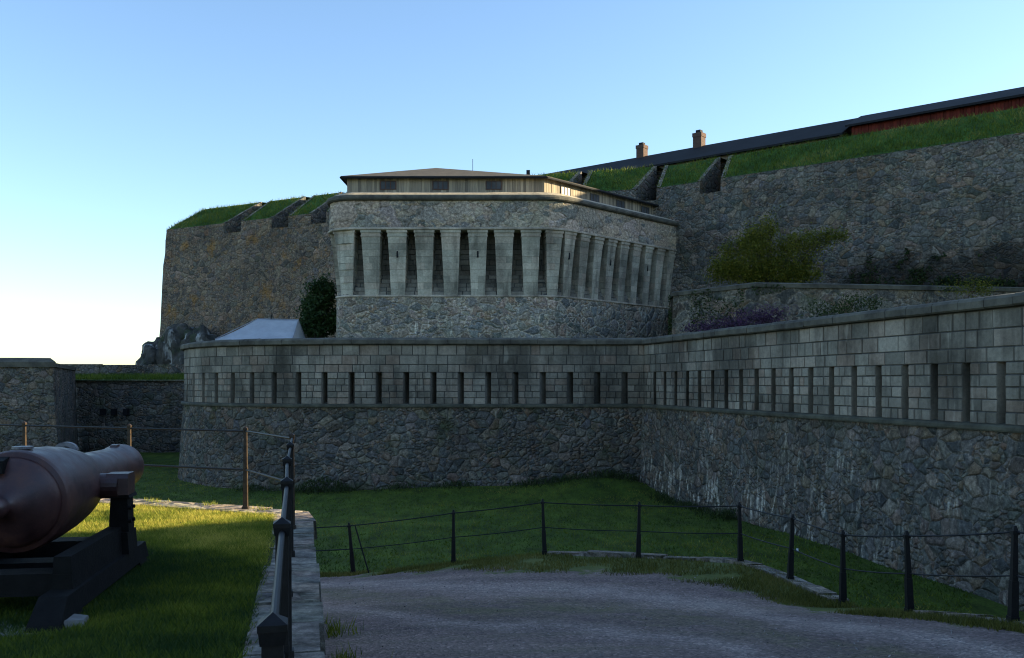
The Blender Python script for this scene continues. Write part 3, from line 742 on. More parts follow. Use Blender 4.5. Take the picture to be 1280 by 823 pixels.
# ------------------------------------------------------------------ low loopholed wall
arc = [( -8.3 + 11 * math.cos(R(a)), 56 + 11 * math.sin(R(a))) for a in range(150, 271, 6)]
CN = (6.46, 45.0)
low = Path([(-18.5, 72), (-19.0, 66)] + [(x, y) for x, y in arc] + [CN, (12.3, 22.1), (14.31, 14.2)])
sC = low.near(*CN); sE = low.L
ROWS = [(2.02, 2.40), (2.40, 2.86), (2.86, 3.36)]
def loop_wall(name, s0, s1, loops, mrub, label, seed):
    rg = random.Random(seed)
    root = empty(name, tuple(low.at((s0 + s1) / 2, 0, -3.9))); tag(root, label, 'fortress wall', 'low walls pierced with loopholes')
    mb = MB(); sweep(mb, low, low.samples(s0, s1, .5), [(.5, -4.8), (.36, -4.0), (.28, -3.0), (.2, -2.0), (.13, -1.0), (.05, .1), (.05, .3)], .07, caps=False)
    sweep(mb, low, low.samples(s0, s1, 2), [(-1.0, -4.8), (-1.0, 3.4)], 0, caps=False)
    mb.build('rubble_base', mrub, root)
    mb = MB(); sweep(mb, low, low.samples(s0, s1, .7), [(-.2, .29), (.15, .3), (.17, .34), (.17, .41), (.12, .46), (-.2, .5)], .025)
    mb.build('string_course', M['string'], root)
    mb = MB(); t = s0
    while t < s1 - .01:
        b = min(s1, t + rg.uniform(.9, 1.7)); dz = rg.uniform(-.012, .012); do = rg.uniform(-.014, .014); A = t + (.008 if t > s0 else 0); B = b - (.008 if b < s1 else 0)
        if s1 - b < .5: b = s1; B = s1
        sweep(mb, low, low.samples(A, B, .8), [(-1.15, 3.365), (.14 + do, 3.37 + dz), (.19 + do, 3.41 + dz), (.2 + do, 3.58 + dz), (.13 + do, 3.66 + dz), (-.2, 3.72 + dz), (-1.15, 3.7 + dz)], .025, c=rg.random()); t = b
    mb.build('coping', M['cope'], root)
    # dressed masonry with openings
    mb = MB(); jb = MB()
    for (a, b) in ROWS: blocks(mb, low, s0, s1, a, b, 0, 0, .42, .95, rg=rg)
    sweep(jb, low, low.samples(s0, s1, .7), [(-.03, 2.02), (-.03, 3.4)], caps=False)
    lw = .27; edges_ = [s0] + [e for c in loops for e in (c - lw / 2, c + lw / 2)] + [s1]
    for k in range(0, len(edges_), 2):
        a, b = edges_[k], edges_[k + 1]
        if b - a < .05: continue
        for r in range(5):
            z0 = .46 + r * .312; blocks(mb, low, a, b, z0, z0 + .312, 0, 0, .26, .62, rg=rg)
        sweep(jb, low, low.samples(a, b, .7), [(-.03, .4), (-.03, 2.02)], caps=False)
    rv = MB()
    for c in loops:
        a, b = c - lw / 2, c + lw / 2; d = -.75; w2 = .05
        f = lambda u, o_, z: low.at(u, o_, z)
        rv.poly([f(a, -.02, .4), f(a - 0, -.02, 2.03), f(a + w2, d, 2.03), f(a + w2, d, .4)], c=.3)
        rv.poly([f(b, -.02, .4), f(b - w2, d, .4), f(b - w2, d, 2.03), f(b, -.02, 2.03)], c=.5)
        rv.poly([f(a, -.0, .44), f(b, -.0, .44), f(b - w2, d, .60), f(a + w2, d, .60)], c=.9)
        rv.poly([f(a, -.02, 2.025), f(b, -.02, 2.025), f(b - w2, d, 2.025), f(a + w2, d, 2.025)], c=.4)
        rv.poly([f(a + w2, d, .4), f(b - w2, d, .4), f(b - w2, d, 2.03), f(a + w2, d, 2.03)], c=.4)
    mb.build('dressed_masonry', M['ash'], root); jb.build('joints', M['joint'], root); rv.build('loophole_reveals', M['ash'], root)
    return root
# loophole places
s550 = low.near(5.5, 45)
lp_f = sorted([s550 - 1.335 * k for k in range(0, 27)])
lp_f = [s for s in lp_f if s > low.near(-19, 60)]
loop_wall('loopholed_wall', 0, sC, lp_f, M['rub_low'], 'low grey wall with loopholes that curves away at its left end, below the round-cornered tower', 11)
d1 = 22.9; lp_r = sorted(q for q in [sC + d1 - 1.2 * k for k in range(0, 19)] + [sC + d1 + 1.2 * k for k in range(1, 7)])
loop_wall('loopholed_wall', sC, sE, lp_r, M['rub_low_r'], 'long straight loopholed wall running towards the camera on the right, white lime runs on its base', 12)

# added wall out of view, stepped to cast shade around the lawn's sun patch
gp = Path([(14.32, 14.19), (14.42, 13.75), (14.5, 13.5), (14.62, 12.9), (14.75, 12.25), (14.76, 12.18), (17, -32)])
gz = [3.75, 4.6, 4.8, 5.0, 5.5, 9.2, 9.2]
def gzf(t):
    for i in range(len(gp.cum) - 1):
        if t <= gp.cum[i + 1] + 1e-6:
            k = (t - gp.cum[i]) / (gp.cum[i + 1] - gp.cum[i]); return gz[i] * (1 - k) + gz[i + 1] * k
    return 9.2
mb = MB(); sweep(mb, gp, gp.samples(0, gp.L, .6), [(0.05, -4.8), (.02, gzf), (-1.2, gzf), (-1.2, -4.8)], .03)
o = mb.build('added_shade_wall', M['rub_low_r']); tag(o, 'added unseen stone wall past the long loopholed wall, shaped to cast shade', 'fortress wall')

# ground behind the low wall
mb = MB()
pp = [low.at(s, -.9, 3.05) for s in low.samples(0, sE, 2)] + [Vector((60, 6.8, 3.05)), Vector((60, 90, 3.05)), Vector((-18.5, 90, 3.05))]
mb.poly(pp); o = mb.build('terreplein', M['bank']); tag(o, kind='structure', label='grass ground behind the low wall')

# ------------------------------------------------------------------ tower
TP = rounded([(-11.9, 81), (-11.65, 60), (2.9, 60), (12.85, 70.6)], [0, 1.4, 2.6, 0], 8)
tow = Path(TP)
sF0 = tow.near(-10.3, 60); sF1 = tow.near(1.5, 60)
root = empty('round_cornered_tower', (-4, 66, 3)); tag(root, 'pale stone tower with flared pilasters, deep dark recesses and rounded corners behind the low wall', 'tower')
ZB, ZT = 7.2, 11.4
TS = tow.samples(0, tow.L, .45)
mb = MB(); sweep(mb, tow, TS, [(.12, 2.5), (.08, 4), (.05, 5.5), (.02, 7.1)], .06, caps=False)
mb.build('rubble_base', M['rub_tower'], root)
mb = MB(); sweep(mb, tow, TS, [(-.1, 7.09), (.05, 7.1), (.09, 7.14), (.07, 7.22), (-.05, 7.26)], .01, caps=False); mb.build('ledge', M['ash_tower'], root)
def flare(z):
    k = (z - ZB) / (ZT - ZB); return .02 + .44 * (.65 * k + .35 * k * k)
front = [tow.near((px - 640) / 1150 * 59.4, 60) for px in (429.5, 463, 496, 530, 563, 597, 630, 663.5)]
sc_ = tow.near(2.9 + .1, 60.6)
side = [tow.near(3.34 + .685 * t - .44, 59.56 + .728 * t + .44) for t in [1.02 + 1.485 * k for k in range(9)]]
mid = front[-1] * .44 + side[0] * .56
left = [front[0] - 2.25 - 1.72 * k for k in range(0, 8)]
pil = sorted(left + front + [mid] + side)
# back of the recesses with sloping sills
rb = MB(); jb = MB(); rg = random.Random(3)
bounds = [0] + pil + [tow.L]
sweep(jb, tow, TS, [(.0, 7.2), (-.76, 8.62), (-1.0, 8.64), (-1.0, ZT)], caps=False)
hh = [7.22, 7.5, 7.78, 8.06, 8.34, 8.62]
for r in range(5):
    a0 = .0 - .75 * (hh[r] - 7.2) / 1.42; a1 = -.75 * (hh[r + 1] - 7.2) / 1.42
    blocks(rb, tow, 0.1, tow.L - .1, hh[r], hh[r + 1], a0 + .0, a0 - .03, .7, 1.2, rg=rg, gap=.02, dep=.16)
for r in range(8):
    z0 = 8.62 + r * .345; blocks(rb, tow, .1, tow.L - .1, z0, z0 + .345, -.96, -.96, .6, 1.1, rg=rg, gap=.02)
rb.build('recess_masonry', M['ash_shade'], root); jb.build('recess_joints', M['joint'], root)
slits = {2: 1, 5: 1}
for i, c in enumerate(pil):
    pm = MB()
    on_side = c > mid + .1
    wt, wb = (1.24, .9) if not on_side else (.93, .68)
    if c == mid: wt, wb = 1.0, .7
    zs = [ZB + (ZT - .42 - ZB) * k / 9 for k in range(10)]
    W = lambda z: wb + (wt - wb) * ((z - ZB) / (ZT - ZB)) ** 1.15
    for k in range(9):
        z0, z1 = zs[k], zs[k + 1]; tone = rg.random() * .9; e = .01
        a0, a1 = c - W(z0) / 2, c + W(z0) / 2; b0, b1 = c - W(z1) / 2, c + W(z1) / 2
        zA, zB = z0 + e, z1 - e
        F0, F1 = flare(z0), flare(z1)
        uo = rg.uniform(0, 40)
        split = rg.random() < .5
        cuts = [0, rg.uniform(.35, .65), 1] if split else [0, 1]
        for q in range(len(cuts) - 1):
            u0, u1 = cuts[q], cuts[q + 1]; tn = rg.random() * .95
            pA, pB = a0 + (a1 - a0) * u0 + (e * .5 if q else 0), a0 + (a1 - a0) * u1
            qA, qB = b0 + (b1 - b0) * u0 + (e * .5 if q else 0), b0 + (b1 - b0) * u1
            pm.poly([tow.at(pA, F0, zA), tow.at(pB, F0, zA), tow.at(qB, F1, zB), tow.at(qA, F1, zB)], [(pA + uo, z0), (pB + uo, z0), (qB + uo, z1), (qA + uo, z1)], tn)
        for (s_, s2) in ((a0, b0), (a1, b1)):
            pm.poly([tow.at(s_, F0, zA), tow.at(s2, F1, zB), tow.at(s2, -1.02, zB), tow.at(s_, -1.02, zA)], c=tone)
        # joint behind
        pm.poly([tow.at(b0 + .01, F1 - .02, zB), tow.at(b1 - .01, F1 - .02, zB), tow.at(b1 - .01, F1 - .02, zB + 2 * e), tow.at(b0 + .01, F1 - .02, zB + 2 * e)], c=.92)
    # moulded cap in three steps
    for (za, zb, ex, ey) in ((ZT - .42, ZT - .3, .035, .02), (ZT - .3, ZT - .16, .0, .0), (ZT - .16, ZT, .05, .045)):
        F0 = flare(za) + ex; h0 = W(ZT) / 2 + ey; tn = rg.uniform(.3, .8)
        pm.poly([tow.at(c - h0, F0, za), tow.at(c + h0, F0, za), tow.at(c + h0, F0 + .02, zb), tow.at(c - h0, F0 + .02, zb)], c=tn)
        pm.poly([tow.at(c - h0, F0, za), tow.at(c - h0, F0, zb), tow.at(c - h0, -.95, zb), tow.at(c - h0, -.95, za)], c=tn)
        pm.poly([tow.at(c + h0, F0, za), tow.at(c + h0, F0, zb), tow.at(c + h0, -.95, zb), tow.at(c + h0, -.95, za)], c=tn)
        pm.poly([tow.at(c - h0, F0, za), tow.at(c + h0, F0, za), tow.at(c + h0, F0 - .2, za), tow.at(c - h0, F0 - .2, za)], c=tn)
        pm.poly([tow.at(c - h0, F0 + .02, zb), tow.at(c + h0, F0 + .02, zb), tow.at(c + h0, F0 - .2, zb), tow.at(c - h0, F0 - .2, zb)], c=tn)
    po = pm.build('pilaster', M['ash_tower'], root)
    idx = i - len(left)
    if idx in (2, 5) or (on_side and (i - len(left) - len(front) - 1) in (0, 3, 6)):
        sm_ = MB(); zc = 9.85; F_ = flare(zc)
        P8 = [tow.at(u, o_, z) for z in (zc - .2, zc + .22) for (u, o_) in ((c - .05, F_ + .03), (c + .05, F_ + .03), (c + .05, F_ - .1), (c - .05, F_ - .1))]
        sm_.hexa(P8[:4], P8[4:]); so_ = sm_.build('gun_slit', M['roofb'], root)
# parapet
mb = MB(); sweep(mb, tow, TS, [(-1.4, ZT - .001), (.49, ZT), (.56, ZT + .04), (.56, ZT + .13), (.49, ZT + .18)], .008, caps=False); mb.build('lower_moulding', M['ash_tower'], root)
mb = MB(); sweep(mb, tow, TS, [(.49, ZT + .17), (.49, ZT + .7), (.47, ZT + 1.2), (.45, 13.32)], .03, caps=False); mb.build('parapet', M['par_tower'], root)
mb = MB(); sweep(mb, tow, TS, [(.3, 13.3), (.6, 13.32), (.68, 13.4), (.69, 13.52), (.62, 13.64), (.45, 13.7)], .02, caps=False); mb.build('cornice', M['cope'], root)
mb = MB(); sweep(mb, tow, TS, [(.46, 13.695), (.2, 13.82), (-.25, 14.0), (-1.3, 14.05)], .02, caps=False); mb.build('sun_tinted_top', simple('cornice_top', (.36, .3, .21), nscale=2.5, amt=.4, bmp=.5, bd=.03), root)  # pale golden colour paints the grazing sun onto the cornice top

# timber roof house on the tower
HP = [(-10.75, 74.5), (-10.95, 61.25), (2.15, 61.25), (11.35, 71.3)]
hp = Path(HP)
root = empty('timber_roof_house', (-4, 66, 14)); tag(root, 'low timber shed of upright boards with brown hipped roof on top of the tower', 'shed')
mb = MB(); t = 0; rg = random.Random(8)
while t < hp.L:
    b = min(hp.L, t + rg.uniform(.15, .21)); tone = rg.random()
    for c in hp.cum[1:-1]:
        if t < c < b: b = c
    o_ = rg.uniform(0, .03)
    lo = [hp.at(t + .006, o_, 13.9), hp.at(b - .006, o_, 13.9), hp.at(b - .006, -.06, 13.9), hp.at(t + .006, -.06, 13.9)]
    hi = [Vector((p.x, p.y, 15.24)) for p in lo]; mb.hexa(lo, hi, tone); t = b
mb.build('board_wall', M['boards'], root)
mb = MB(); sweep(mb, hp, hp.samples(0, hp.L, 1.5), [(-.03, 13.9), (-.03, 15.2)], caps=False); mb.build('inner_wall', M['roofb'], root)
mb = MB(); sweep(mb, hp, hp.samples(0, hp.L, 1.5), [(.02, 13.98), (.09, 14.0), (.09, 14.09), (.02, 14.11)], caps=True); mb.build('base_board', M['frame_w'], root)
def hwin(s, w, h, zc, fm):
    f = MB(); 
    for (a, b, za, zb) in ((s - w / 2, s + w / 2, zc - h / 2 - .05, zc - h / 2), (s - w / 2, s + w / 2, zc + h / 2, zc + h / 2 + .05), (s - w / 2 - .05, s - w / 2, zc - h / 2 - .05, zc + h / 2 + .05), (s + w / 2, s + w / 2 + .05, zc - h / 2 - .05, zc + h / 2 + .05), (s - w / 6 - .02, s - w / 6 + .02, zc - h / 2, zc + h / 2), (s + w / 6 - .02, s + w / 6 + .02, zc - h / 2, zc + h / 2)):
        P8 = [hp.at(u, o_, z) for z in (za, zb) for (u, o_) in ((a, .07), (b, .07), (b, .03), (a, .03))]; f.hexa(P8[:4], P8[4:])
    fo = f.build('window', fm, root)
    p = MB(); p.poly([hp.at(s - w / 2, .045, zc - h / 2), hp.at(s + w / 2, .045, zc - h / 2), hp.at(s + w / 2, .045, zc + h / 2), hp.at(s - w / 2, .045, zc + h / 2)])
    po = p.build('pane', M['pane']); po.parent = fo
for px in (486, 551, 617): hwin(hp.near((px - 640) / 1150 * 61.25, 61.25), .95, .5, 14.66, M['frame'])
for px in (707, 743, 775, 806):
    k = (px - 640) / 1150; d = Vector((9.2, 10.05)).normalized(); t_ = (k * 61.25 - 2.15) / (d.x - k * d.y); hwin(hp.near(2.15 + d.x * t_, 61.25 + d.y * t_), .95, .5, 14.6, M['frame_w'])
# hipped roof: slopes with thickness
ev = [hp.at(c, .38, 15.2) for c in hp.cum]; ev[0].y += .3
A_ = Vector((-5.5, 66.5, 17.05)); B_ = Vector((-.5, 72.5, 17.05))
mb = MB()
for th, fl in ((0.0, 1), (-.12, -1)):
    dz = Vector((0, 0, th)); E = [e + dz for e in ev]; A2, B2 = A_ + dz, B_ + dz
    for q in ([E[1], E[2], A2], [E[2], E[3], B2, A2], [E[3], E[0], B2], [E[0], E[1], A2, B2]): mb.poly(q[::fl])
for i in range(4):
    a, b = ev[i], ev[(i + 1) % 4]; dz = Vector((0, 0, -.12)); mb.poly([a + dz, b + dz, b, a])
mb.build('roof', M['rooft'], root)
mb = MB(); 
for i in range(3):
    a, b = ev[i], ev[i + 1]; mb.tube([a + Vector((0, 0, -.1)), b + Vector((0, 0, -.1))], .075, 6)
mb.build('eaves_gutter', M['roofb'], root)
mb = MB(); mb.tube([(-2.75, 64.5, 16), (-2.75, 64.5, 17.2)], .02, 5); mb.build('mast', M['iron'], root)
mb = MB(); mb.box(1.0, 1.25, 64.0, 64.2, 15.9, 16.32); mb.build('vent_pipe', M['iron'], root)

# ------------------------------------------------------------------ upper fortress walls with sloped grass parapets and embrasures
ZW = 16.5; CR = 18.95
uw = Path([(-46, 126), (-33.8, 90), (-10, 77.2), (11.2, 70.7), (30.7, 55), (62, 29.8)])
def upper_wall(name, s0, s1, embs, label, mrub, blade_n, left_corner=False, lowz=-1.0):
    """embs: (centre s, width at the face)"""
    root = empty(name, tuple(uw.at((s0 + s1) / 2, 0, 3))); tag(root, label, 'fortress wall', 'high walls of the upper fortress')
    BT = .062
    of = lambda z: (ZW - z) * BT
    mb = MB(); ZS = ZW - .95
    prof = [(of(z), z) for z in [lowz, 1, 3, 5, 7, 9, 11, 13, 14.3, ZS]]
    sweep(mb, uw, uw.samples(s0, s1, .9), prof, .12, caps=False)
    eds = [s0] + [e for c, w_ in embs for e in (c - w_ / 2, c + w_ / 2)] + [s1]
    mer = []
    for k in range(0, len(eds), 2):
        a, b = eds[k], eds[k + 1]; mer.append((a, b)); sweep(mb, uw, uw.samples(a, b, .9), [(of(ZS), ZS), (of(15.9), 15.9), (0, ZW)], .06, caps=False)
    mb.build('wall_face', mrub, root)
    cm = MB(); gm = MB(); km = MB(); fl = MB(); GP = []
    prof_g = [(0, ZW), (-.25, ZW + .12), (-1.6, ZW + 1.1), (-3.5, CR), (-5.0, CR + .05)]
    for (a, b) in mer:
        ia = a + (.0 if a == s0 else .0); 
        # splay: the merlon widens inwards
        def sp(t, off):
            k = min(1, -off / 5.0) * .7
            e0 = k if a != s0 else 0; e1 = k if b != s1 else 0
            return a - e0 + (t - a) / (b - a) * ((b + e1) - (a - e0))
        T = uw.samples(a, b, 1.0)
        for i in range(len(T) - 1):
            for j in range(len(prof_g) - 1):
                (o0, z0), (o1, z1) = prof_g[j], prof_g[j + 1]
                q = [uw.at(sp(T[i], o0), o0, z0), uw.at(sp(T[i + 1], o0), o0, z0), uw.at(sp(T[i + 1], o1), o1, z1), uw.at(sp(T[i], o1), o1, z1)]
                gm.poly(q)
        L_ = (b - a); 
        for _ in range(int(blade_n * L_)):
            t = rnd.uniform(a, b); f = rnd.random(); j = min(2, int(f * 3)) + (0); (o0, z0), (o1, z1) = prof_g[j + 1 if j else 0], prof_g[j + 2 if j else 1]
            f = rnd.random()
            if j == 0: (o0, z0), (o1, z1) = prof_g[0], prof_g[2]
            if j == 1: (o0, z0), (o1, z1) = prof_g[1], prof_g[3]
            if j == 2: (o0, z0), (o1, z1) = prof_g[2], prof_g[3]
            o_ = o0 + (o1 - o0) * f; z_ = z0 + (z1 - z0) * f; p = uw.at(sp(t, o_), o_, z_ - .03); GP.append(tuple(p))
        for side_, e in ((0, a), (1, b)):
            if (side_ == 0 and a == s0) or (side_ == 1 and b == s1): continue
            sgn = -1 if side_ == 0 else 1
            f = lambda off: e + sgn * min(1, -off / 5.0) * .7
            top = [uw.at(f(o_), o_ , z_ + .05) for o_, z_ in prof_g[:4]]; bot = [uw.at(f(o_), o_, ZS - .02) for o_, z_ in prof_g[:4]]
            for j in range(3): cm.poly([bot[j], bot[j + 1], top[j + 1], top[j]])
            for j in range(3):    # kerb stones along the cheek top
                (o0, z0), (o1, z1) = prof_g[j], prof_g[j + 1]; A = top[j]; B = top[j + 1]
                d = uw.at(e - sgn * .32, o0, A.z) - uw.at(e, o0, A.z)
                km.poly([A, A + d, B + d, B]); 
    for (c, w_) in embs:
        a, b = c - w_ / 2, c + w_ / 2
        fl.poly([uw.at(a, of(ZS) + .05, ZS), uw.at(b, of(ZS) + .05, ZS), uw.at(b - .7, -5, ZS + .35), uw.at(a + .7, -5, ZS + .35)])
        fl.poly([uw.at(a - 1, -5, ZS), uw.at(b + 1, -5, ZS), uw.at(b + 1, -5, CR + .1), uw.at(a - 1, -5, CR + .1)])
    gm.build('grass_bank', M['bank'], root)
    if embs:
        cm.build('embrasure_cheeks', M['rub_dark'], root); km.build('cheek_kerbs', M['copst'], root); fl.build('embrasure_floor', mrub, root)
    GP = np.array(GP); o = blades('bank_grass', GP, .3, .05, M['blade_bank'], root, tonef=.4 + .8 * vnoise(GP, .35) + .5 * vnoise(GP, 1.3, 3), lean=.6); tag(o, kind='stuff')
    return root
sA = uw.cum[1]; 
def s_at(px, seg):
    a, b = uw.p[seg], uw.p[seg + 1]; k = (px - 640) / 1150; d = b - a
    t = (k * a.y - a.x) / (d.x - k * d.y); return uw.cum[seg] + t * d.length
eL = [(s_at(291, 1), 2.1), (s_at(350, 1), 2.0), (s_at(398, 1), 1.7)]
upper_wall('bastion_wall', 0, uw.cum[2] + 6, eL, 'tall brown bastion wall with ochre lichen and grass parapet left of the tower', M['rub_left'], 260)
eR = [(s_at(742, 2) , 1.6)] if False else []
eR = [(uw.cum[3] - .9, 1.6), (s_at(888, 3), 1.65), (uw.cum[3] - 7.0, 1.6)]
eR = sorted(eR)
upper_wall('curtain_wall', uw.cum[2] + 6, uw.L, eR, 'tall dark grey curtain wall with long green grass parapet right of the tower', M['rub_big'], 330)
# fortress interior ground
mb = MB(); mb.poly([uw.at(s, -4.9, CR - .5) for s in uw.cum] + [Vector((130, 60, CR - .5)), Vector((60, 170, CR - .5)), Vector((-30, 170, CR - .5))])
o = mb.build('fortress_ground', M['earth']); tag(o, kind='structure', label='trodden ground inside the upper fortress')
mb = MB(); sweep(mb, uw, uw.samples(sA + 3.6, uw.L, 1), [(-5.2, CR - .3), (-5.2, CR + .28), (-6, CR + .3)], .05, caps=False)
o = mb.build('firing_step', M['earth']); tag(o, kind='structure', label='bare earth bank behind the grass parapet')

# ------------------------------------------------------------------ barracks on the fortress
bd = Vector((33.2, -27, 0)).normalized(); bn = Vector((bd.y, -bd.x, 0))        # bn points to the camera side
if bn.y > 0: bn = -bn
R0 = Vector((3, 92, 0))
def bp(s, off, z): p = R0 + bd * s + bn * off; return Vector((p.x, p.y, z))
Lr = 42.8; s_step = Lr * .733
def barrack(name, s0, s1, zr, ze, half, wallmat, label, boards_, chim):
    root = empty(name, tuple(bp((s0 + s1) / 2, 0, CR - .5))); tag(root, label, 'barracks', 'barracks behind the parapet')
    mb = MB(); e = .35
    for sg in (1, -1):
        q = [bp(s0 - e, 0, zr), bp(s1 + e, 0, zr), bp(s1 + e, sg * half, ze), bp(s0 - e, sg * half, ze)]
        mb.poly(q); mb.poly([p - Vector((0, 0, .16)) for p in q][::-1])
        mb.poly([bp(s0 - e, sg * half, ze), bp(s1 + e, sg * half, ze), bp(s1 + e, sg * half, ze - .16), bp(s0 - e, sg * half, ze - .16)])
        for s_ in (s0 - e, s1 + e): mb.poly([bp(s_, 0, zr), bp(s_, sg * half, ze), bp(s_, sg * half, ze - .16), bp(s_, 0, zr - .16)])
    ro = mb.build('roof', M['roofb'], root)
    h2 = half - .45; zb = CR - .6; zt = ze - .1
    mb = MB()
    if boards_:
        t = s0; rg = random.Random(5)
        while t < s1:
            b = min(s1, t + rg.uniform(.2, .26)); o_ = h2 + rg.choice((0, .03)); mb.hexa([bp(t, h2 - .05, zb), bp(b, h2 - .05, zb), bp(b - .01, o_, zb), bp(t + .01, o_, zb)], [bp(t, h2 - .05, zt), bp(b, h2 - .05, zt), bp(b - .01, o_, zt), bp(t + .01, o_, zt)], rg.random()); t = b
    else: mb.poly([bp(s0, h2, zb), bp(s1, h2, zb), bp(s1, h2, zt), bp(s0, h2, zt)])
    mb.poly([bp(s0, -h2, zb), bp(s1, -h2, zb), bp(s1, -h2, zt), bp(s0, -h2, zt)])
    for s_ in (s0, s1): mb.poly([bp(s_, -h2, zb), bp(s_, h2, zb), bp(s_, h2, zt), bp(s_, 0, zr - .2), bp(s_, -h2, zt)])
    mb.build('wall', wallmat, root)
    for px, w_, h in chim:
        k = (px - 640) / 1150; s_ = (k * R0.y - R0.x) / (bd.x - k * bd.y)
        cmb = MB(); hw = w_ / 2
        def cb(a, z0, z1, m=cmb): m.hexa([bp(s_ - a, a, z0), bp(s_ + a, a, z0), bp(s_ + a, -a, z0), bp(s_ - a, -a, z0)], [bp(s_ - a, a, z1), bp(s_ + a, a, z1), bp(s_ + a, -a, z1), bp(s_ - a, -a, z1)])
        cb(hw * .9, zr - .5, zr + h * .55); cb(hw, zr + h * .55, zr + h * .8)
        co = cmb.build('chimney', M['brick']); co.parent = ro
        c2 = MB(); cb(hw * .5, zr + h * .8, zr + h, c2); c2o = c2.build('chimney_cap', M['roofb'], root)
    return root
barrack('long_barracks', 0, s_step - .4, 22.35, 20.35, 3.9, simple('rendered_wall', (.16, .13, .1), nscale=2, amt=.3), 'long low dark-roofed barracks with two brick chimneys behind the parapet', False, [(802.5, .85, 1.25), (874, .9, 1.4)])
barrack('red_timber_barracks', s_step + .4, 75, 22.45, 20.95, 3.6, M['redboards'], 'red timber barracks under a dark roof at the upper right behind the grass', True, [])

# ------------------------------------------------------------------ planted terrace in front of the curtain wall
tp = Path([(12.25, 69.8), (9.75, 55.6), (11.1, 53.6), (13.3, 50.4), (19, 51.2), (25.3, 52.3), (36, 54)])
root = empty('garden_terrace_wall', (18, 51, 3)); tag(root, 'low rubble wall with dark coping in front of the curtain wall, below the yellowish bush', 'garden wall')
mb = MB(); sweep(mb, tp, tp.samples(0, tp.L, .5), [(.15, 2.6), (.1, 4), (.05, 5.5), (0, 6.75)], .06, caps=False); mb.build('wall_face', M['rub_terr'], root)
mb = MB(); sweep(mb, tp, tp.samples(0, tp.L, .6), [(-.6, 6.72), (.12, 6.74), (.15, 6.95), (0, 7.02), (-.6, 7.02)], .03); mb.build('coping', M['cope'], root)
mb = MB(); mb.poly([tp.at(c, -.5, 6.7) for c in tp.cum] + [Vector((45, 47, 6.7)), Vector((30.7, 56, 6.7)), Vector((13, 70, 6.7))])
o = mb.build('planted_terrace', M['bank']); tag(o, kind='structure', label='grassy planted ledge under the curtain wall')

# ------------------------------------------------------------------ vegetation
def limbs(mb, base, tips, r0):
    for t in tips:
        b = Vector(base); t = Vector(t); mid_ = b.lerp(t, .5) + Vector((rnd.uniform(-.15, .15), rnd.uniform(-.15, .15), .15))
        mb.tube([b, b.lerp(mid_, .6), mid_, t], [r0, r0 * .75, r0 * .5, r0 * .15], 6)
def bush(name, base, lobes, n, per, leaf, m, label, cat, r0=.07, group=None, crad=.28):
    root = empty(name, base); tag(root, label, cat, group)
    Ps = []; Ts = []
    for (c, r, f) in lobes:
        P_, T_ = clumps(c, r, int(n * f), per, crad, low=-.75); Ps.append(P_); Ts.append(T_)
    P_ = np.concatenate(Ps); T_ = np.concatenate(Ts); leaves('foliage', P_, leaf, m, root, tone=T_)
    mb = MB(); limbs(mb, base, [Vector(c) + Vector((rnd.uniform(-.6, .6) * r[0], rnd.uniform(-.6, .6) * r[1], rnd.uniform(-.2, .7) * r[2])) for (c, r, f) in lobes for _ in range(4)], r0)
    mb.build('stem', M['bark'], root)
Yb = 57.0
def W3(px, py, Y): return ((px - 640) / 1150 * Y, Y, 1.5 + (479 - py) / 1150 * Y)
bush('yellow_green_bush', W3(962, 352, Yb)[:2] + (6.7,), [(W3(935, 325, Yb), (1.7, 1.3, 1.4), .5), (W3(945, 298, Yb), (1.0, .7, .8), .14), (W3(985, 325, Yb), (1.9, 1.2, 1.2), .4), (W3(1012, 302, Yb), (1.6, .9, .55), .16), (W3(915, 340, Yb), (1.5, 1, .7), .3), (W3(963, 284, Yb), (.35, .3, .6), .04), (W3(975, 345, Yb), (2.4, 1, .5), .35), (W3(1040, 296, Yb), (.8, .5, .3), .05)], 210, 70, .075, M['leaf_yel'], 'yellow-green spreading bush on the ledge against the curtain wall', 'bush', crad=.3)
bush('dark_tree', W3(398, 430, 64)[:2] + (3.0,), [(W3(402, 400, 64), (1.35, 1.2, 1.5), .5), (W3(400, 372, 64), (.95, 1, 1.0), .3), (W3(408, 360, 64), (.5, .6, .7), .1), (W3(388, 408, 64), (.9, .9, 1.0), .25)], 190, 60, .11, M['leaf_dark'], 'dark green tree squeezed between the white tent and the tower', 'tree', .12, crad=.22)
bush('purple_flowering_shrub', W3(905, 420, 47)[:2] + (3.05,), [(W3(940, 402, 47), (1.3, .8, .55), .4), (W3(960, 396, 47), (1.0, .7, .4), .3), (W3(905, 409, 47), (1.2, .8, .4), .3), (W3(880, 412, 48), (1.0, .8, .4), .25)], 90, 50, .06, M['leaf_pur'], 'low shrub with purple flowers behind the loopholed wall beside the tower', 'shrub', .04, crad=.2)
bush('green_shrub', W3(1060, 390, 46)[:2] + (3.05,), [(W3(1045, 387, 46), (1.3, .6, .6), .5), (W3(1075, 380, 46), (.9, .6, .4), .3)], 40, 40, .07, M['leaf_ivy'], 'small green shrub in front of the garden terrace wall', 'shrub', .04)
bush('wall_top_shrub', W3(1215, 362, 50)[:2] + (6.7,), [(W3(1215, 360, 50), (1.3, .5, .35), 1)], 26, 40, .06, M['leaf_yel'], 'light green tuft growing over the right end of the garden terrace wall', 'shrub', .03)
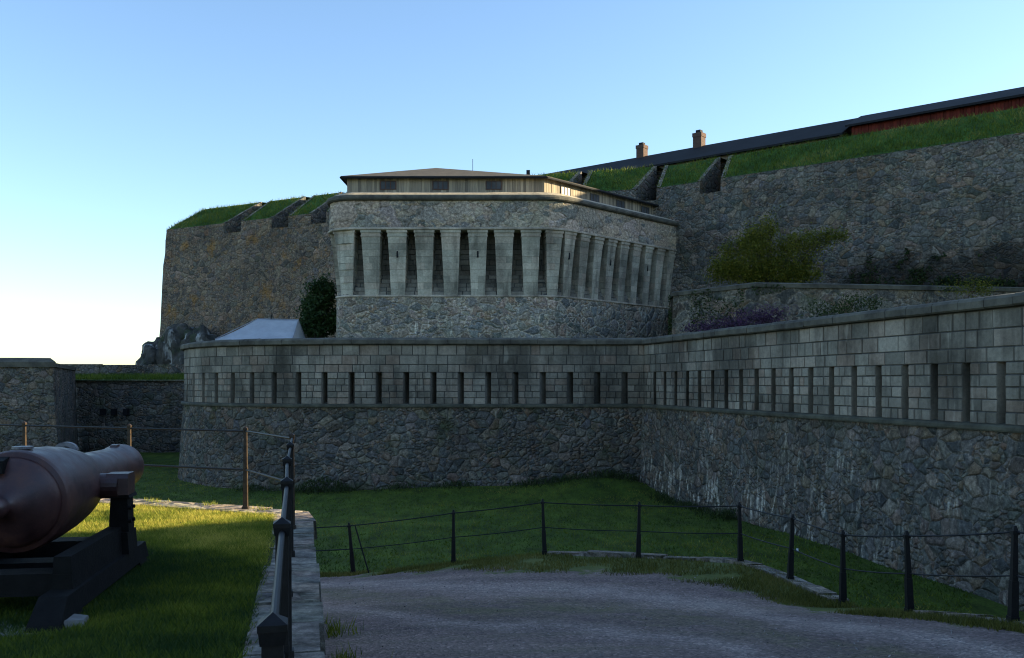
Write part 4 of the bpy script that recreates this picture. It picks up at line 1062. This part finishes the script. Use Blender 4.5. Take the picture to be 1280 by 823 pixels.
# creeper on the curtain wall, ivy on the terrace wall and weeds at the wall foot
P = []
for _ in range(70000):
    t = rnd.uniform(uw.cum[3] + 11.5, uw.cum[4] + 4); u = rnd.random(); z = 6.6 + 5.6 * u
    e = .95 - 1.9 * u + .9 * mn.noise(Vector((t * .22, z * .25, 0))) + .7 * mn.noise(Vector((t * .8, z * .9, 3))) + .45 * mn.noise(Vector((t * 2.6, z * 2.6, 3)))
    e -= max(0, 1 - (t - uw.cum[3] - 11.5) / 6) * 1.4
    if e < .2 + 1.1 * rnd.random(): continue
    P.append(tuple(uw.at(t, (ZW - z) * .062 + rnd.uniform(.02, .3), z)))
P = np.array(P); o = leaves('creeper', P, .1, M['leaf_ivy'], tone=.25 * np.ones(len(P))); tag(o, kind='stuff', label='dark creeper covering the foot of the curtain wall')
P = []
for _ in range(9000):
    t = rnd.uniform(13, tp.L * .85); z = rnd.uniform(3, 6.9)
    if mn.noise(Vector((t * .3, z * .6, 7))) < (-.15 if t < 20 else .2): continue
    P.append(tuple(tp.at(t, .1 + rnd.uniform(.0, .2), z)))
P = np.array(P); o = leaves('ivy', P, .08, M['leaf_ivy'], tone=.4 * np.ones(len(P))); tag(o, kind='stuff', label='ivy patches on the garden terrace wall')
P = []
for _ in range(16000):
    s = rnd.uniform(low.near(-14, 47), sC + 10); q = low.at(s, .4 + abs(rnd.gauss(0, .45)), 0)
    k = mn.noise(Vector((s * .35, 0, 2)))
    if k + rnd.uniform(-.3, .2) < .05: continue
    P.append((q.x, q.y, moat_z(q.x, q.y) + rnd.random() ** 1.6 * .8 * max(.1, k + .25)))
P = np.array(P); o = blades('foot_weeds', P, .17, .04, M['leaf_ivy'], tonef=.5 * np.ones(len(P))); tag(o, kind='stuff', label='dark weeds along the foot of the low wall')
# moat grass texture: sparse tufts
P = []
for _ in range(120000):
    y = 17 + 45 * rnd.random() ** 1.3; x = rnd.uniform(-.56 * y, .5 * y)
    if y < 24 and x < 5 and rnd.random() < .8: continue
    if y > 44.3 and x > -8: continue
    if x > 6.2 + (45 - y) * .255 : continue
    P.append((x, y, moat_z(x, y)))
P = np.array(P); o = blades('moat_grass', P, .075, .035, M['blade_moat'] if 'blade_moat' in M else M['blade'], tonef=.35 + .9 * vnoise(P, .22) + .6 * vnoise(P, 1.0, 4), lean=.7); tag(o, kind='stuff', label='grass of the dry moat')

# ------------------------------------------------------------------ far left walls
fw = Path([(-60, 53), (-27.4, 55), (-33.5, 70.5), (-16, 70)])
root = empty('block_wall', (-40, 54, -3.8)); tag(root, 'dark rubble wall with heavy coping at the far left edge', 'fortress wall')
mb = MB(); sweep(mb, fw, fw.samples(0, fw.cum[2], .7), [(.3, -4.5), (.2, -2), (.1, 0), (0, 2.45)], .1, caps=False); mb.build('wall_face', M['rub_far'], root)
mb = MB(); sweep(mb, fw, fw.samples(0, fw.cum[1] , .8), [(-1.5, 2.43), (.12, 2.45), (.14, 2.75), (-.2, 3.0), (-1.5, 3.05)], .03); mb.build('coping', M['cope'], root)
mb = MB(); sweep(mb, fw, fw.samples(fw.cum[1] + .0, fw.cum[2], .8), [(-.6, 2.44), (.1, 2.46), (.1, 2.7), (-.6, 2.75)], .03); mb.build('side_coping', M['cope'], root)
mw_ = Path([(-33.6, 70.5), (-15, 70)])
root = empty('sunken_wall', (-24, 70, -3.8)); tag(root, 'lower rubble wall with three small square holes, below a strip of grass at left', 'fortress wall')
mb = MB(); sweep(mb, mw_, mw_.samples(0, mw_.L, .6), [(.25, -4.5), (.15, -2.2), (.05, 0), (0, 1.6)], .1, caps=False); mb.build('wall_face', M['rub_far'], root)
mb = MB(); sweep(mb, mw_, mw_.samples(0, mw_.L, .8), [(-.5, 1.6), (.1, 1.62), (.1, 1.74), (-.5, 1.75)], .02); mb.build('coping', M['copst'], root)
for px in (126, 140, 155):
    X = (px - 640) / 1150 * 69.6; mb = MB(); z = 1.5 - 36 / 1150 * 69.6
    mb.box(X - .16, X + .16, 69.75, 70.2, z - .25, z + .22); mb.build('drain_hole', M['roofb'], root)
uwl = Path([(-46, 77), (-20, 78)])
mb = MB(); 
t = 0
rg = random.Random(2)
while t < uwl.L:
    b = min(uwl.L, t + rg.uniform(2.6, 4.5)); h = 3.05 + rg.uniform(-.06, .08); sweep(mb, uwl, uwl.samples(t, b - .04, .7), [(.1, 1.5), (0, h), (-.8, h + .02)], .06); t = b
o = mb.build('ruined_wall', M['rub_far']); tag(o, 'low ruined wall with an uneven top on the skyline above the grass strip', 'wall')
mb = MB(); mb.poly([Vector((-70, 70.3, 1.9)), Vector((-15, 69.9, 1.62)), Vector((-12, 80, 2.2)), Vector((-70, 80, 2.2))])
o = mb.build('grass_strip', M['bank']); tag(o, kind='structure', label='strip of grass between the far left walls')
P = np.array([(rnd.uniform(-46, -17), rnd.uniform(70.4, 78), 1.7 + rnd.random() * .1) for _ in range(16000)]); P[:, 2] = 1.68 + (P[:, 1] - 70) * .055
o = blades('strip_grass', P, .3, .06, M['blade_bank'], tonef=.3 + .5 * vnoise(P, .4)); tag(o, kind='stuff', label='longer grass above the far left wall')

# ------------------------------------------------------------------ rock under the bastion corner
def rock_mat():
    m, nt, b = mat('outcrop_rock'); tc = N(nt, 'ShaderNodeTexCoord'); v = tc.outputs['Object']
    c = ramp(nt, noise(nt, v, .7, 7, .7), [(.3, (.025, .03, .026)), (.5, (.065, .062, .055)), (.7, (.12, .112, .1))])
    s_ = ramp(nt, noise(nt, mapping(nt, v, (1.1, 1.1, .3), (2, 5, 1)), 1, 4, .6), [(.56, g(0)), (.64, g(.85))])
    cc = mix(nt, s_.outputs[0], c.outputs[0], (.42, .42, .4))
    k = ramp(nt, noise(nt, v, .5, 4), [(.55, g(0)), (.68, g(.8))]); cc = mix(nt, k.outputs[0], cc, (.04, .06, .02))
    nt.links.new(cc, b.inputs['Base Color']); bump(nt, b, noise(nt, v, 2.5, 7, .75), .9, .25); return m
bm = bmesh.new()
for (c, r) in (((-33.4, 87.6, 2.6), (1.8, 2.4, 3.2)), ((-31.2, 86.4, 3.2), (2.2, 2.0, 4.2)), ((-34.9, 88.6, .9), (1.7, 2, 2.2)), ((-28.6, 85.0, 2.6), (2.2, 1.9, 3.9)), ((-32.2, 86.2, .5), (3.2, 2.6, 2.3))):
    r_ = bmesh.ops.create_icosphere(bm, subdivisions=5, radius=1)
    for v in r_['verts']:
        p = v.co.copy(); q = Vector((p.x * r[0], p.y * r[1], p.z * r[2])) + Vector(c)
        d = mn.fractal(q * .45, 1.0, 2.0, 6) * .75 + abs(mn.noise(Vector((q.x * .9 + q.z * .5, q.y * .5, q.z * .35)))) * .9
        v.co = q + p * (d - .2)
m_ = bpy.data.meshes.new('rock_outcrop'); bm.to_mesh(m_); bm.free(); m_.materials.append(rock_mat())
o = bpy.data.objects.new('rock_outcrop', m_); col.objects.link(o); tag(o, 'craggy rock streaked white under the left corner of the bastion', 'rock')

# ------------------------------------------------------------------ white tent
root = empty('white_tent', (-16.9, 62, 3.05)); tag(root, 'white canvas marquee with hipped roof behind the curved end of the low wall', 'tent')
YT = 61.0
r1 = Vector(W3(322, 399, YT)); r2 = Vector(W3(372, 400, YT)); r1.y = r2.y = YT; r2.x += .05
ez = 4.3; f0 = Vector((W3(281, 0, YT)[0], YT - 2.0, ez)); f1 = Vector((r2.x + .1, YT - 2.0, ez)); b0 = Vector((f0.x, YT + 2.0, ez)); b1 = Vector((f1.x, YT + 2.0, ez))
mb = MB()
def sheet(a, b, c, d, n=12, sag=.09):
    G_ = [[(a.lerp(b, i / n)).lerp(d.lerp(c, i / n), j / n) for j in range(n + 1)] for i in range(n + 1)]
    for i in range(n + 1):
        for j in range(n + 1):
            G_[i][j].z -= sag * math.sin(math.pi * j / n) * (1 + .5 * math.sin(i * 2.1)) + .02 * mn.noise(G_[i][j] * 2)
    for i in range(n):
        for j in range(n): mb.poly([G_[i][j], G_[i + 1][j], G_[i + 1][j + 1], G_[i][j + 1]])
sheet(f0, f1, r2, r1); sheet(b1, b0, r1, r2); sheet(b0, f0, r1, r1 + Vector((0, .001, 0))); sheet(f1, b1, r2 + Vector((0, .001, 0)), r2)
mb.build('roof_canvas', M['tent'], root, smooth=True, weld=True)
mb = MB()
for a, b in ((f0, r1), (b0, r1), (f1, r2), (b1, r2), (r1, r2)): mb.tube([a + Vector((0, 0, .015)), b + Vector((0, 0, .015))], .03, 5)
mb.build('hip_seam', simple('seam_canvas', (.24, .25, .28), nscale=2, amt=.2), root)
mb = MB()
for a, b in ((f0, f1), (f1, b1), (b1, b0), (b0, f0)):
    z = Vector((0, 0, -1.25)); mb.poly([a + z, b + z, b, a])
mb.build('side_canvas', M['tent'], root)
mb = MB(); mb.tube([r1 + Vector((.9, 0, 0)), r1 + Vector((.9, 0, .28))], .04, 6); mb.build('ridge_finial', M['iron'], root)

# ------------------------------------------------------------------ cannon
ax = Vector((-.155, .988, 0)).normalized(); sx = Vector((ax.y, -ax.x, 0))
T0 = Vector((-3.4, 6.95, .72))            # trunnion centre
def CP(l, s_, z): p = T0 + ax * l + sx * s_; return Vector((p.x, p.y, z))
root = empty('cannon', (T0.x, T0.y, 0)); tag(root, 'large old rifled cannon with reddish-brown barrel on low black carriage, on the lawn', 'cannon')
def lathe(prof, n=56, name='barrel', m=None, smooth=True, axis=ax, org=T0):
    mb = MB(); ring = []
    up = Vector((0, 0, 1))
    for l, r in prof:
        ring.append([org + axis * l + (sx * math.cos(t) + up * math.sin(t)) * r for t in [2 * math.pi * k / n for k in range(n)]])
    for i in range(len(prof) - 1):
        for k in range(n):
            j = (k + 1) % n; mb.poly([ring[i][k], ring[i][j], ring[i + 1][j], ring[i + 1][k]])
    o = mb.build(name, m or M['gun'], root, smooth=smooth, weld=True)
    return o
prof = [(-1.36, .0), (-1.355, .04), (-1.33, .062), (-1.28, .07), (-1.22, .066), (-1.18, .06), (-1.15, .085), (-1.125, .1), (-1.1, .13), (-1.06, .2), (-1.015, .265), (-.98, .29), (-.96, .296), (-.958, .296), (-.957, .328), (-.955, .329), (-.93, .338), (-.92, .339), (-.6, .336), (-.3, .322), (-.05, .298), (.1, .275), (.19, .255), (.235, .235), (.25, .218), (.5, .21), (.9, .2), (1.2, .194), (1.35, .194), (1.45, .199), (1.55, .207), (1.64, .212), (1.68, .208), (1.7, .19), (1.7, .11), (1.2, .1), (1.2, 0)]
b_ = lathe(prof)
b_.data.shade_smooth() if hasattr(b_.data, 'shade_smooth') else None
# trunnions, sight, lug
mb = MB(); mb.tube([CP(-.02, -.42, .72), CP(-.02, .42, .72)], .095, 20); mb.build('trunnion', M['gun'], root)
mb = MB()   # lifting lug with a hole
N_ = 14
for k in range(N_):
    a0, a1 = math.pi * k / N_, math.pi * (k + 1) / N_
    def pt(a, r, s_): return CP(.1 + s_, math.cos(a) * r, .985 + math.sin(a) * r * .75)
    o0, o1, i0, i1 = pt(a0, .085, -.025), pt(a1, .085, -.025), pt(a0, .042, -.025), pt(a1, .042, -.025)
    O0, O1, I0, I1 = pt(a0, .085, .025), pt(a1, .085, .025), pt(a0, .042, .025), pt(a1, .042, .025)
    for q in ([o0, o1, i1, i0], [O0, O1, I1, I0], [o0, O0, O1, o1], [i0, I0, I1, i1]): mb.poly(q)
lugm = simple('worn_lug', (.15, .15, .16), rough=.45, nscale=20, amt=.4); mb.build('lifting_lug', lugm, root, weld=True)
mb = MB(); mb.hexa([CP(1.42, -.035, .9), CP(1.42, .035, .9), CP(1.52, .035, .9), CP(1.52, -.035, .9)], [CP(1.43, -.03, .935), CP(1.43, .03, .935), CP(1.51, .03, .94), CP(1.51, -.03, .94)]); mb.build('front_sight', M['gun'], root)
mb = MB(); mb.tube([CP(-.8, .0, 1.04), CP(-.8, .0, 1.06)], .04, 14); mb.tube([CP(-.8, 0, 1.06), CP(-.8, 0, 1.076)], .066, 16); mb.build('vent_plate', lugm, root)
mb = MB(); mb.hexa([CP(-1.1, -.11, .92), CP(-1.1, -.02, .92), CP(-.97, -.02, .92), CP(-.97, -.11, .92)], [CP(-1.08, -.11, 1.0), CP(-1.08, -.02, 1.0), CP(-.97, -.02, 1.02), CP(-.97, -.11, 1.02)]); mb.build('rear_sight_block', M['timber'], root)
# carriage: for each side a foot beam, an upper beam and a cheek
for sg in (1, -1):
    def B(l0, l1, s0, s1, z0, z1, mb, ch0=0, ch1=0):
        a, b = sorted((s0 * sg, s1 * sg))
        mb.hexa([CP(l0, a, z0), CP(l0, b, z0), CP(l1, b, z0), CP(l1, a, z0)], [CP(l0 + ch0, a + .012, z1), CP(l0 + ch0, b - .012, z1), CP(l1 - ch1, b - .012, z1), CP(l1 - ch1, a + .012, z1)])
    O = .495
    mb = MB(); B(-1.62, .58, O - .19, O, .075, .205, mb, .16, .06); B(-1.66, -1.2, O - .2, O + .008, .03, .075, mb, .04); B(.3, .6, O - .2, O + .008, .03, .075, mb, 0, .1)
    mb.build('foot_beam', M['timber'], root)
    mb = MB(); B(-1.25, -.02, O - .17, O - .045, .205, .41, mb, 0, 0); B(-1.255, -1.0, O - .175, O - .04, .2, .3, mb); mb.build('upper_beam', M['timber'], root)
    mb = MB(); B(-.07, .19, O - .17, O + .004, .205, .37, mb); B(-.04, .13, O - .15, O - .005, .37, .63, mb); B(-.07, .16, O - .17, O + .01, .63, .655, mb)
    a, b = sorted(((O - .16) * sg, (O - .0) * sg))
    # bearing block over the trunnion
    bb = MB(); pts = [(-.09, .655), (.12, .655), (.12, .78), (.1, .815), (-.07, .815), (-.09, .78)]
    A1 = [CP(l, a, z) for l, z in pts]; B1 = [CP(l, b, z) for l, z in pts]; bb.poly(A1[::-1]); bb.poly(B1)
    for k in range(len(pts)): j = (k + 1) % len(pts); bb.poly([A1[k], A1[j], B1[j], B1[k]])
    bb.build('trunnion_block', M['gun'], root)
    for l in (-.08, .1):
        for z in (.45, .55): mb.tube([CP(l * .6 + .02, sg * (O - .02), z), CP(l * .6 + .02, sg * (O + .012), z)], .014, 8)
    mb.build('cheek', M['timber'], root)
for l, z0, z1, nm in ((-1.22, .16, .3, 'cross_beam'), (-.62, .1, .26, 'cross_beam'), (.02, .12, .3, 'cross_beam')):
    mb = MB(); mb.hexa([CP(l, -.33, z0), CP(l, .33, z0), CP(l + .2, .33, z0), CP(l + .2, -.33, z0)], [CP(l, -.33, z1), CP(l, .33, z1), CP(l + .2, .33, z1), CP(l + .2, -.33, z1)]); mb.build(nm, M['timber'], root)
# footing stones under the carriage
for i, (l0, l1, s0, s1, lab) in enumerate(((-1.75, -1.25, -.62, .42, 'pale stone slab under the near end of the cannon carriage'), (-1.6, -1.32, .44, .62, 'small pale footing stone beside the near foot of the cannon carriage'))):
    mb = MB(); bev = .03
    z1 = .05 if i == 0 else .085
    mb.hexa([CP(l0, s0, -.1), CP(l0 + .05, s1, -.1), CP(l1, s1 - .02, -.1), CP(l1 - .03, s0, -.1)], [CP(l0 + bev, s0 + bev, z1), CP(l0 + .05 + bev, s1 - bev, z1 - .01), CP(l1 - bev, s1 - .02 - bev, z1 - .025), CP(l1 - .03 - bev, s0 + bev, z1)])
    o = mb.build('footing_stone', M['slab']); tag(o, lab, 'stone')

# ------------------------------------------------------------------ litter
mb = MB(); c = Vector((8.75, 28.3, moat_z(8.75, 28.3) + .06))
P = [c + Vector((rnd.uniform(-.09, .09), rnd.uniform(-.06, .06), rnd.uniform(-.05, .07))) for _ in range(9)]
for i in range(7): mb.poly([P[i], P[i + 1], P[i + 2]])
o = mb.build('paper_litter', simple('white_paper', (.7, .72, .74), nscale=9, amt=.1)); tag(o, 'scrap of crumpled white paper lying on the moat grass behind the fence', 'litter')
